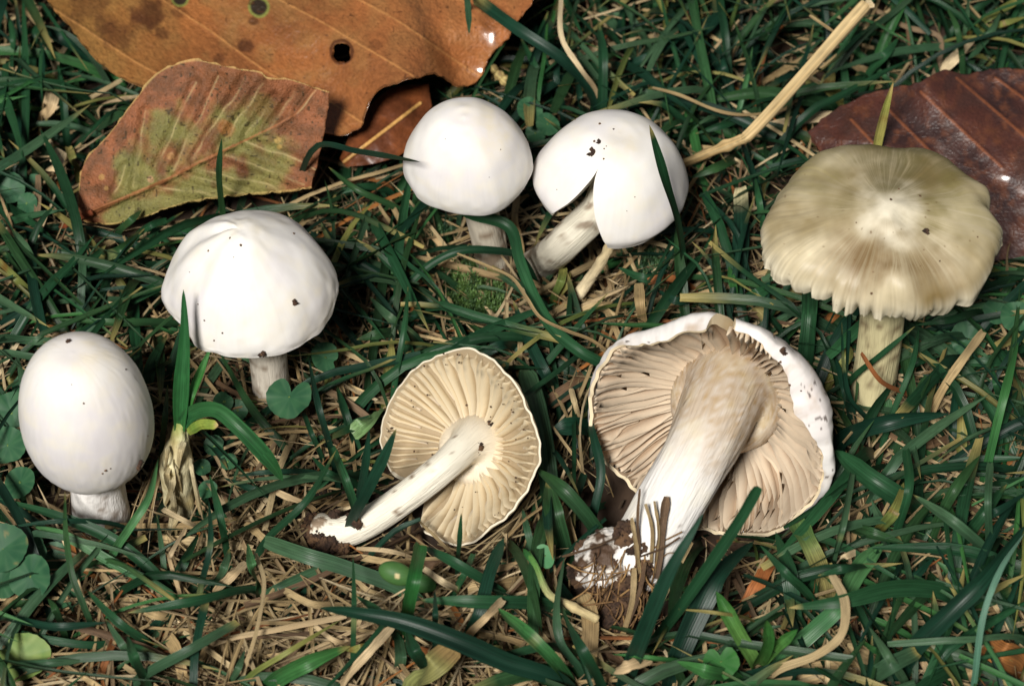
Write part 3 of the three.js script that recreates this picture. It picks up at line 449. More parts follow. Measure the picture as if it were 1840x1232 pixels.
{ // the big orange-brown lobed leaf
  const veinK = (x, y) => { // parallel side veins running down to the margin
    const k = (y - 0.62 * x) * 0.85; let best = 1e9; for (const c of [-560, -440, -345, -270, -150, -40, 70]) best = Math.min(best, Math.abs(k - c - 8 * noise(x / 120, c, 1))); return best; };
  const col = (x, y, s, t) => {
    if (t < -0.02) return mul(lin(152, 98, 52), 1 + 0.4 * noise(x / 60, y / 60, 1) + 0.15 * noise(x / 5, y / 5, 1));
    const n1 = fbm(x / 170, y / 170, 1, 4), n2 = fbm(x / 34, y / 34, 2, 3), n3 = noise(x / 6, y / 6, 3), n4 = noise(x / 2.2, y / 2.2, 4);
    let c = mix(lin(158, 98, 52), lin(126, 78, 42), clamp(0.5 + n1 * 1.4)); c = mix(c, lin(140, 102, 58), clamp(0.2 + n2)); c = mul(c, 1 - 0.16 * sst(0.1, 0.0, Math.abs(noise(x / 9, y / 9, 51))) - 0.1 * sst(0.12, 0.0, Math.abs(noise(x / 4.5, y / 4.5, 52))));
    c = mix(c, lin(156, 98, 58), sst(480, 840, x) * 0.5); c = mix(c, lin(138, 104, 48), sst(420, 100, x) * 0.5);
    const bn = 0.55 * fbm(x / 16, y / 16, 7, 3), blot = (bx, by, r, k, cc) => { if (Math.abs(x - bx) > 1.8 * r || Math.abs(y - by) > 1.8 * r) return; const d = Math.hypot(x - bx, (y - by) * 1.2) / r + bn; c = mix(c, cc, k * sst(1.1, 0.6, d)); };
    const dk = lin(72, 40, 20);
    for (const [bx, by, r, k] of [[265, 25, 34, 0.8], [250, 42, 22, 0.5], [160, 10, 42, 0.5], [205, 65, 38, 0.6], [190, 45, 30, 0.4], [320, 22, 16, 0.5], [455, 38, 13, 0.7], [440, 85, 18, 0.8], [290, 60, 14, 0.6], [395, 105, 12, 0.55], [675, 80, 14, 0.35], [130, 40, 24, 0.3], [520, 60, 30, 0.2]]) blot(bx, by, r, k, dk);
    for (const [bx, by, r] of [[465, 12, 22], [322, -4, 18]]) { const d = Math.hypot(x - bx, y - by) / r + 0.15 * n2; c = mix(c, lin(120, 124, 60), sst(1.0, 0.82, d)); c = mix(c, lin(44, 34, 24), sst(0.8, 0.6, d)); }
    c = mix(c, lin(70, 36, 16), 0.85 * sst(5, 2, Math.abs(Math.hypot(x - 613, y - 94) - 19 - 4 * n2)));
    c = mix(c, lin(206, 148, 88), 0.4 * sst(2.6, 0.8, veinK(x, y)));
    const sp = noise(x / 7 + 50, y / 7, 9); if (sp > 0.8) c = mix(c, dk, 0.65 * sst(0.8, 0.92, sp));
    return mul(c, 1 + 0.12 * n3 + 0.14 * n4);
  };
  makeLeaf('brown_leaf', 'large wet orange brown leaf with a small dark hole', {
    A: [[40, -150, 2], [200, -330, 2], [500, -420, 2], [800, -360, 2], [1010, -130, 2]], M: [[40, -146, 2], [300, -170, 2.1], [700, -160, 2.1], [1011, -126, 2]],
    B: [[42, -140, 2], [85, 0, 2], [130, 52, 1.9], [165, 100, 1.8], [215, 138, 1.7], [300, 172, 1.6], [420, 204, 1.4], [520, 228, 1.3], [585, 240, 1.3], [616, 242, 1.3], [645, 226, 1.4], [658, 198, 1.6], [668, 172, 1.8], [690, 156, 2.0], [740, 140, 2.2], [786, 133, 2.1], [806, 145, 1.8], [824, 156, 1.6], [848, 150, 1.55], [868, 128, 1.6], [880, 100, 1.7], [905, 75, 1.8], [935, 30, 1.9], [962, -5, 2.0], [1012, -120, 2]],
    ns: 300, nt: 170, rag: 0.035, holes: [[613, 94, 18]], tex: [1000, 640], base: [500, 235, 0],
    und: (x, y) => 0.16 * fbm(x / 130, y / 130, 5, 3) + 0.1 * Math.exp(-(((y - 0.62 * x + 300) / 60) ** 2)) - 0.6 * sst(730, 830, x) * sst(30, 165, y) ,
    color: col, bump: (x, y, s, t) => t < -0.02 ? 0.5 : clamp(0.5 + 0.25 * fbm(x / 20, y / 20, 8, 3) + 0.3 * noise(x / 5, y / 5, 6) * 0.6 + 0.3 * sst(7, 0, veinK(x, y)) + 0.12 * noise(x / 2.4, y / 2.4, 2)),
    mat: { bumpScale: 0.0004, roughness: 0.5, clearcoat: 0.8, clearcoatRoughness: 0.16, specularIntensity: 0.5 },
    clearPoly: [[85, -80], [85, 0], [130, 52], [165, 100], [215, 138], [300, 172], [520, 228], [600, 245], [655, 215], [670, 170], [740, 140], [830, 156], [868, 128], [905, 75], [962, -80]], clearAt: [500, 100, 1.7], back: 1.2 });
}
{ // the green-red leaf, folded along its midrib
  const midrib = [[142, 392], [230, 352], [300, 322], [360, 290], [440, 252], [490, 228], [532, 204], [566, 160]];
  const veins = [[240, 335, 262, 200], [312, 305, 395, 140], [392, 268, 470, 150], [480, 232, 530, 165], [330, 312, 440, 348], [400, 275, 545, 330], [440, 252, 570, 300], [280, 300, 350, 150], [345, 285, 440, 140], [445, 240, 490, 175], [532, 204, 566, 160], [280, 335, 390, 350], [350, 300, 500, 340], [205, 345, 225, 300]];
  const mid = (x, y) => { let d = 1e9; for (let i = 1; i < midrib.length; i++) d = Math.min(d, segDist(x, y, ...midrib[i - 1], ...midrib[i])); return d; };
  const vn = (x, y) => { let d = 1e9; for (const v of veins) d = Math.min(d, segDist(x, y, ...v)); return d; };
  const col = (x, y, s, t) => {
    const n1 = fbm(x / 60, y / 60, 11, 4), n2 = fbm(x / 18, y / 18, 12, 3), n3 = noise(x / 3, y / 3, 13);
    const redness = clamp(0.32 + 0.9 * n1 + 0.75 * sst(470, 580, x) + 0.8 * sst(0.55, 0.95, -t) * sst(330, 240, y) + 0.9 * sst(225, 165, x) - 0.4 * sst(0.2, 0.7, t) * sst(520, 420, x) + 0.3 * sst(200, 130, y));
    let c = mix(mix(lin(122, 116, 66), lin(98, 96, 52), clamp(0.5 + n2)), mix(lin(140, 88, 58), lin(106, 70, 46), clamp(0.5 + n2 * 1.4)), sst(0.22, 0.82, redness + 0.3 * n2));
    const blot = (bx, by, r, k, cc) => { const d = Math.hypot(x - bx, y - by) / r + 0.4 * n2; c = mix(c, cc, k * sst(1.1, 0.6, d)); };
    blot(305, 278, 18, 0.6, lin(128, 78, 50)); blot(306, 280, 9, 0.5, lin(180, 140, 90)); blot(435, 308, 15, 0.6, lin(108, 62, 40)); blot(498, 252, 7, 0.5, lin(184, 150, 84)); blot(502, 264, 6, 0.5, lin(184, 150, 84)); blot(385, 330, 10, 0.7, lin(84, 64, 34)); blot(182, 318, 6, 0.5, lin(180, 146, 84)); blot(190, 338, 6, 0.4, lin(180, 146, 84)); blot(270, 322, 6, 0.5, lin(190, 140, 110)); blot(480, 190, 30, 0.5, lin(96, 48, 26)); blot(400, 130, 40, 0.4, lin(110, 70, 40)); blot(405, 230, 18, 0.5, lin(150, 78, 40));
    c = mul(c, 1 - 0.2 * sst(0.1, 0.0, Math.abs(noise(x / 8, y / 8, 53))) - 0.12 * sst(0.12, 0.0, Math.abs(noise(x / 4, y / 4, 54)))); const sp = noise(x / 5.5 + 9, y / 5.5, 15); if (sp > 0.66) c = mix(c, lin(50, 42, 24), 0.75 * sst(0.66, 0.82, sp));
    c = mix(c, lin(214, 194, 140), 0.3 * clamp(0.6 + 0.6 * noise(x / 24, y / 24, 44)) * sst(3.0, 0.6, vn(x + 5 * noise(x / 30, y / 30, 3), y + 5 * noise(x / 30, y / 30, 7)) + 0.9 * n3)); c = mix(c, lin(154, 100, 64), 0.8 * sst(5, 2, mid(x, y) + 0.006 * (x - 140) + n3));
    c = mix(c, lin(206, 176, 110), 0.5 * sst(0.975, 0.995, Math.abs(t)));
    return mul(c, 1 + 0.13 * n3 + 0.1 * noise(x / 1.7, y / 1.7, 3));
  };
  makeLeaf('mottled_leaf', 'mottled green and rust red leaf with dark specks and a thick midrib', {
    A: [[140, 374, 1.0], [141, 345, 1.2], [150, 292, 1.5], [195, 240, 1.9], [240, 180, 2.3], [290, 125, 2.7], [350, 107, 2.9], [385, 113, 2.9], [425, 122, 2.85], [468, 130, 2.8], [480, 140, 2.75], [520, 142, 2.7], [560, 155, 2.6], [592, 166, 2.5]],
    M: [[142, 388, 0.95], [230, 352, 1.15], [320, 312, 1.4], [400, 272, 1.65], [440, 252, 1.75], [500, 240, 1.85], [582, 236, 1.95]],
    B: [[146, 394, 0.85], [172, 401, 0.8], [230, 397, 0.8], [290, 377, 0.95], [340, 362, 1.05], [400, 353, 1.15], [480, 345, 1.2], [530, 341, 1.25], [559, 336, 1.3]],
    ns: 200, nt: 120, rag: 0.03, tex: [900, 560], base: [300, 390, 0],
    und: (x, y, s, t) => 0.1 * fbm(x / 70, y / 70, 21, 3) + 0.06 * sst(16, 0, Math.min(vn(x, y), 40)) * -1 + 0.12 * (t > 0 ? -t * (1 - t) * 2 : 0),
    color: col, bump: (x, y) => clamp(0.45 + 0.35 * sst(8, 0, vn(x, y)) + 0.5 * sst(8, 2, mid(x, y)) + 0.2 * fbm(x / 9, y / 9, 4, 3) + 0.12 * noise(x / 2.2, y / 2.2, 1)),
    mat: { bumpScale: 0.0005, roughness: 0.62, specularIntensity: 0.4 },
    stalks: [{ n: 'leaf_stalk', p: [[165, 381, 1.08], [140, 391, 0.95], [110, 407, 0.6], [82, 420, 0.1]], r: [0.06, 0.08], c: lin(150, 76, 40) }],
    clearPoly: [[135, 390], [145, 290], [240, 175], [290, 120], [350, 102], [480, 132], [596, 163], [575, 290], [560, 340], [340, 366], [230, 400]], clearAt: [350, 240, 1.6], clearN: AX_N, back: 1.0 });
}
{ // dark leaf underneath the lobed one
  makeLeaf('brown_leaf', 'dark red brown leaf tucked under the large orange brown leaf', {
    A: [[610, 285, 0.7], [640, 220, 0.9], [700, 160, 1.0], [770, 150, 0.9]], M: [[615, 292, 0.7], [650, 262, 0.95], [700, 222, 1.0], [772, 165, 0.8]], B: [[622, 300, 0.6], [680, 292, 0.7], [730, 270, 0.7], [776, 190, 0.7]],
    ns: 80, nt: 60, tex: [512, 384], base: [690, 270, 0], und: (x, y) => 0.08 * fbm(x / 40, y / 40, 3, 3),
    color: (x, y) => mul(mix(mix(lin(96, 52, 28), lin(140, 78, 38), clamp(0.5 + fbm(x / 40, y / 40, 2, 3) * 1.5)), lin(208, 160, 92), sst(4, 1.5, segDist(x, y, 618, 290, 755, 185))), 1 + 0.15 * noise(x / 3, y / 3, 1)), bump: (x, y) => clamp(0.5 + 0.3 * fbm(x / 10, y / 10, 2, 3) + 0.4 * sst(6, 1, segDist(x, y, 618, 290, 755, 185))),
    mat: { bumpScale: 0.0004, roughness: 0.5, clearcoat: 0.3, clearcoatRoughness: 0.3 }, clearPoly: [[605, 290], [640, 210], [700, 150], [780, 145], [780, 200], [730, 280], [640, 308]], clearAt: [690, 230, 0.9], back: 0.5 });
}
{ // maroon wet leaf behind the olive cap
  const vd = (x, y) => { let d = 1e9; for (const [x0, y0, x1, y1] of [[1655, 165, 1800, 300], [1720, 140, 1860, 260], [1590, 190, 1700, 300], [1530, 215, 1600, 290], [1790, 140, 1900, 220]]) d = Math.min(d, segDist(x, y, x0, y0, x1, y1)); return d; };
  makeLeaf('maroon_leaf', 'wet dark maroon leaf behind the olive frayed mushroom', {
    A: [[1452, 238, 0.9], [1500, 197, 1.1], [1560, 170, 1.3], [1600, 159, 1.4], [1640, 151, 1.6], [1668, 138, 1.7], [1700, 126, 1.6], [1740, 133, 1.5], [1790, 121, 1.6], [1860, 128, 1.6], [1970, 170, 1.5]], M: [[1455, 245, 0.9], [1600, 262, 1.2], [1750, 300, 1.2], [1900, 340, 1.2], [2000, 370, 1.2]], B: [[1460, 255, 0.8], [1520, 330, 0.7], [1620, 420, 0.6], [1730, 462, 0.5], [1840, 468, 0.5], [1990, 480, 0.6]],
    ns: 180, nt: 130, rag: 0.03, tex: [800, 560], base: [1600, 300, 0], und: (x, y) => 0.12 * fbm(x / 80, y / 80, 7, 3) + 0.08 * Math.exp(-(((y - x * 0.9 + 1350) / 40) ** 2)),
    color: (x, y) => { const n1 = fbm(x / 60, y / 60, 31, 4), n2 = fbm(x / 14, y / 14, 32, 3); let c = mix(lin(78, 42, 32), lin(48, 27, 24), clamp(0.5 + n1 * 1.6)); c = mix(c, lin(94, 54, 34), clamp(n2 * 1.3 + 0.3 * sst(1700, 1840, x))); c = mix(c, lin(60, 38, 32), 0.6 * sst(0.1, 0.35, fbm(x / 45 + 7, y / 45, 3, 3))); c = mix(c, lin(150, 88, 52), 0.45 * sst(4, 1, vd(x, y))); return mul(c, 1 + 0.16 * noise(x / 3, y / 3, 5)); },
    bump: (x, y) => clamp(0.45 + 0.35 * sst(9, 0, vd(x, y)) + 0.14 * fbm(x / 16, y / 16, 6, 3) + 0.07 * noise(x / 3.5, y / 3.5, 2) + 0.1 * sst(0.1, 0, Math.abs(noise(x / 8, y / 8, 3)))),
    mat: { bumpScale: 0.0005, roughness: 0.5, clearcoat: 0.8, clearcoatRoughness: 0.2 },
    clearPoly: [[1448, 240], [1500, 190], [1600, 152], [1700, 118], [1900, 118], [1990, 470], [1800, 470], [1700, 420], [1520, 320]], clearAt: [1680, 250, 1.2], back: 0.5 });
}

// ───────────────────────── blades of grass and straw ─────────────────────────
const LAND = [['egg mushroom', 158, 780], ['cone cap', 450, 560], ['round cap', 845, 330], ['split cap', 1100, 340], ['olive cap', 1585, 480], ['olive stem', 1580, 740], ['large gilled cap', 1350, 820], ['soiled stem foot', 1120, 1070], ['small gilled cap', 850, 850], ['curved stem', 640, 960], ['orange brown leaf', 900, 60], ['mottled leaf', 320, 330], ['maroon leaf', 1650, 130], ['long pale stalk', 1420, 150], ['clover', 60, 1030], ['pale shoot', 330, 850], ['moss cushion', 830, 540], ['green bud', 720, 1080], ['bright seedling', 1350, 1160], ['straw curl', 1500, 1130], ['kidney leaf', 530, 730], ['pale husks', 90, 200], ['straw thatch', 430, 1110], ['brown leaf scrap', 1800, 1150], ['pale twig', 1060, 500], ['egg mushroom stem', 190, 950]];
const NAMES = { g: 'dark green', l: 'light green', y: 'yellow green', d: 'tan dry', p: 'pale dry', o: 'rusty orange dry', b: 'grey brown dry', t: 'half withered' };
// k kind, w width in px, xy tip..root, o {h: heights, ...}
function B(k, w, xy, o = {}) {
  const n = xy.length / 2, green = 'gly'.includes(k), lvl = o.lv ?? (green ? rr(0.8, 1.35) : rr(0.6, 0.95)), P = [];
  for (let i = 0; i < n; i++) { const s = i / (n - 1), h = o.h ? (typeof o.h === 'number' ? o.h : o.h[i]) : lvl * (1.0 + 0.25 * Math.sin(s * 3.1)) * lerp(1, 0.62, s * s); P.push(G(xy[2 * i], xy[2 * i + 1], h)); }
  const last = P[n - 1], dir = last.clone().sub(P[n - 2]).normalize(), k2 = Math.max(0.3, last.y * 0.9); // the root runs on down into the soil
  const root = last.clone().addScaledVector(V3(dir.x, 0, dir.z), k2 * 0.55); root.y = soilH(root.x, root.z) - 0.12; if (o.root !== false) P.push(root);
  const b = new Buf(), pal = PAL[k][(rnd() * PAL[k].length) | 0], wc = w * 0.01;
  const face = AX_N.clone().multiplyScalar(0.75).addScaledVector(UP, 0.35).add(V3(rr(-0.35, 0.35), 0, rr(-0.25, 0.25))).normalize();
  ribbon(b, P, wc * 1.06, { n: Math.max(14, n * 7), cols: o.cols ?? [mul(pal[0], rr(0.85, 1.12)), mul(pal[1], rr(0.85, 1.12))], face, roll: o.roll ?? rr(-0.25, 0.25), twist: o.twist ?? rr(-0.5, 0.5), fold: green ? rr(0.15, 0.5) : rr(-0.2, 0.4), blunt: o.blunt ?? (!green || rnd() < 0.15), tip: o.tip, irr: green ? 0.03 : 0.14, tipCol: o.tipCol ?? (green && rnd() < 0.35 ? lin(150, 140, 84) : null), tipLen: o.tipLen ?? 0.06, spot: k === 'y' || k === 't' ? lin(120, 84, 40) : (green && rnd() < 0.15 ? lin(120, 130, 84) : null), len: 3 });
  const base = root.clone(); base.y = Math.max(base.y, -0.3);
  const m = meshOf(green ? 'grass_leaf' : 'straw', b.geo(), green ? M.grass : M.dry, scene, base);
  const cx = xy.reduce((s, v, i) => s + (i % 2 ? 0 : v), 0) / n, cy = xy.reduce((s, v, i) => s + (i % 2 ? v : 0), 0) / n;
  const near = LAND.map((L) => [Math.hypot(L[1] - cx, (L[2] - cy) * 1.15), L[0]]).sort((p, q) => p[0] - q[0]);
  const ex = xy[0] - xy[2 * n - 2], ey = xy[1] - xy[2 * n - 1], lie = Math.abs(ex) < 0.4 * Math.abs(ey) ? 'upright' : Math.abs(ey) < 0.4 * Math.abs(ex) ? 'flat lying' : 'slanting', span = Math.hypot(ex, ey);
  const mi = n > 2 ? 2 * (n >> 1) : 0, bow = n > 2 ? Math.abs(ex * (xy[mi + 1] - xy[2 * n - 1]) - ey * (xy[mi] - xy[2 * n - 2])) / span / span : 0;
  const noun = (bow > 0.06 ? 'curved ' : '') + (green ? 'grass blade' : 'straw'), size = (span > 190 ? 'long ' : span < 85 ? 'short ' : '') + (w >= 24 ? 'broad' : w <= 10 ? 'thin' : 'narrow');
  tag(m, o.label ?? `${size} ${lie} ${NAMES[k]} ${noun} between ${near[0][1]} and ${near[1][1]}`, green ? 'grass blade' : 'straw', green ? 'single grass blades' : 'single dry straws');
  return m;
}
// blades standing before mushrooms and leaves
B('g', 11, [755, 291, 700, 281, 640, 271, 570, 262], { h: [4.3, 3.6, 3.0, 2.4], label: 'thin grass blade whose tip touches the round white cap', fold: 0.3 });
B('g', 19, [1167, 224, 1195, 318, 1220, 405, 1232, 505], { h: [5.0, 3.9, 2.4, 0.7], label: 'green grass blade standing before the split cap', tip: 5 });
B('g', 11, [398, 248, 393, 305, 400, 388], { h: [3.1, 2.4, 0.8], label: 'short grass blade standing before the mottled leaf' });
B('y', 17, [1606, 146, 1592, 196, 1577, 262], { h: [3.0, 2.4, 1.5], label: 'yellowing blade tip poking up over the olive cap', cols: [lin(196, 172, 110), lin(128, 150, 62)], tip: 2 });
B('g', 10, [1645, 586, 1585, 636, 1525, 688], { h: [2.9, 2.3, 1.2], label: 'thin grass blade crossing the olive mushroom stem' });
B('g', 9, [1513, 578, 1517, 664, 1527, 714, 1564, 761], { h: [3.2, 2.2, 1.6, 0.8], label: 'thin curved grass blade at the olive stem foot' });
B('g', 17, [1363, 876, 1330, 934, 1232, 1078, 1165, 1172], { h: [4.4, 3.8, 2.2, 0.6], label: 'grass blade with its tip before the pinkish gills', tip: 6 });
B('g', 25, [1264, 922, 1204, 1026, 1156, 1138, 1120, 1240], { h: [4.4, 3.6, 2.4, 0.8], label: 'broad grass blade leaning across the large gilled mushroom stem', tip: 2.6, fold: 0.5 });
B('g', 10, [829, 921, 826, 965, 822, 1012], { h: [2.2, 1.7, 0.9], label: 'thin grass blade before the rim of the cream gills' });
B('g', 18, [712, 770, 690, 820, 655, 890, 630, 940], { h: [3.2, 2.7, 1.8, 0.9], label: 'grass blade leaning before the small gilled cap' });
B('g', 13, [663, 772, 657, 830, 645, 900], { h: [2.6, 2.0, 1.0] });
B('o', 9, [1548, 634, 1581, 682, 1629, 707, 1656, 727], { h: [2.6, 2.1, 1.3, 0.7], label: 'rusty straw wrapped across the olive mushroom stem' });
B('g', 13, [620, 577, 688, 553, 732, 512, 773, 475, 824, 451, 879, 449, 934, 461], { h: [0.5, 0.9, 1.2, 1.5, 1.7, 1.6, 1.2], label: 'long thin blade arching over the bright moss cushion' });
B('g', 21, [811, 357, 842, 382, 913, 406, 934, 468, 961, 536, 995, 591, 1043, 632, 1086, 658], { h: [2.2, 2.2, 2.0, 1.9, 1.7, 1.6, 1.5, 1.2], label: 'long curving blade passing between the fallen mushrooms', tip: 8, tipCol: lin(170, 160, 80), tipLen: 0.12 });
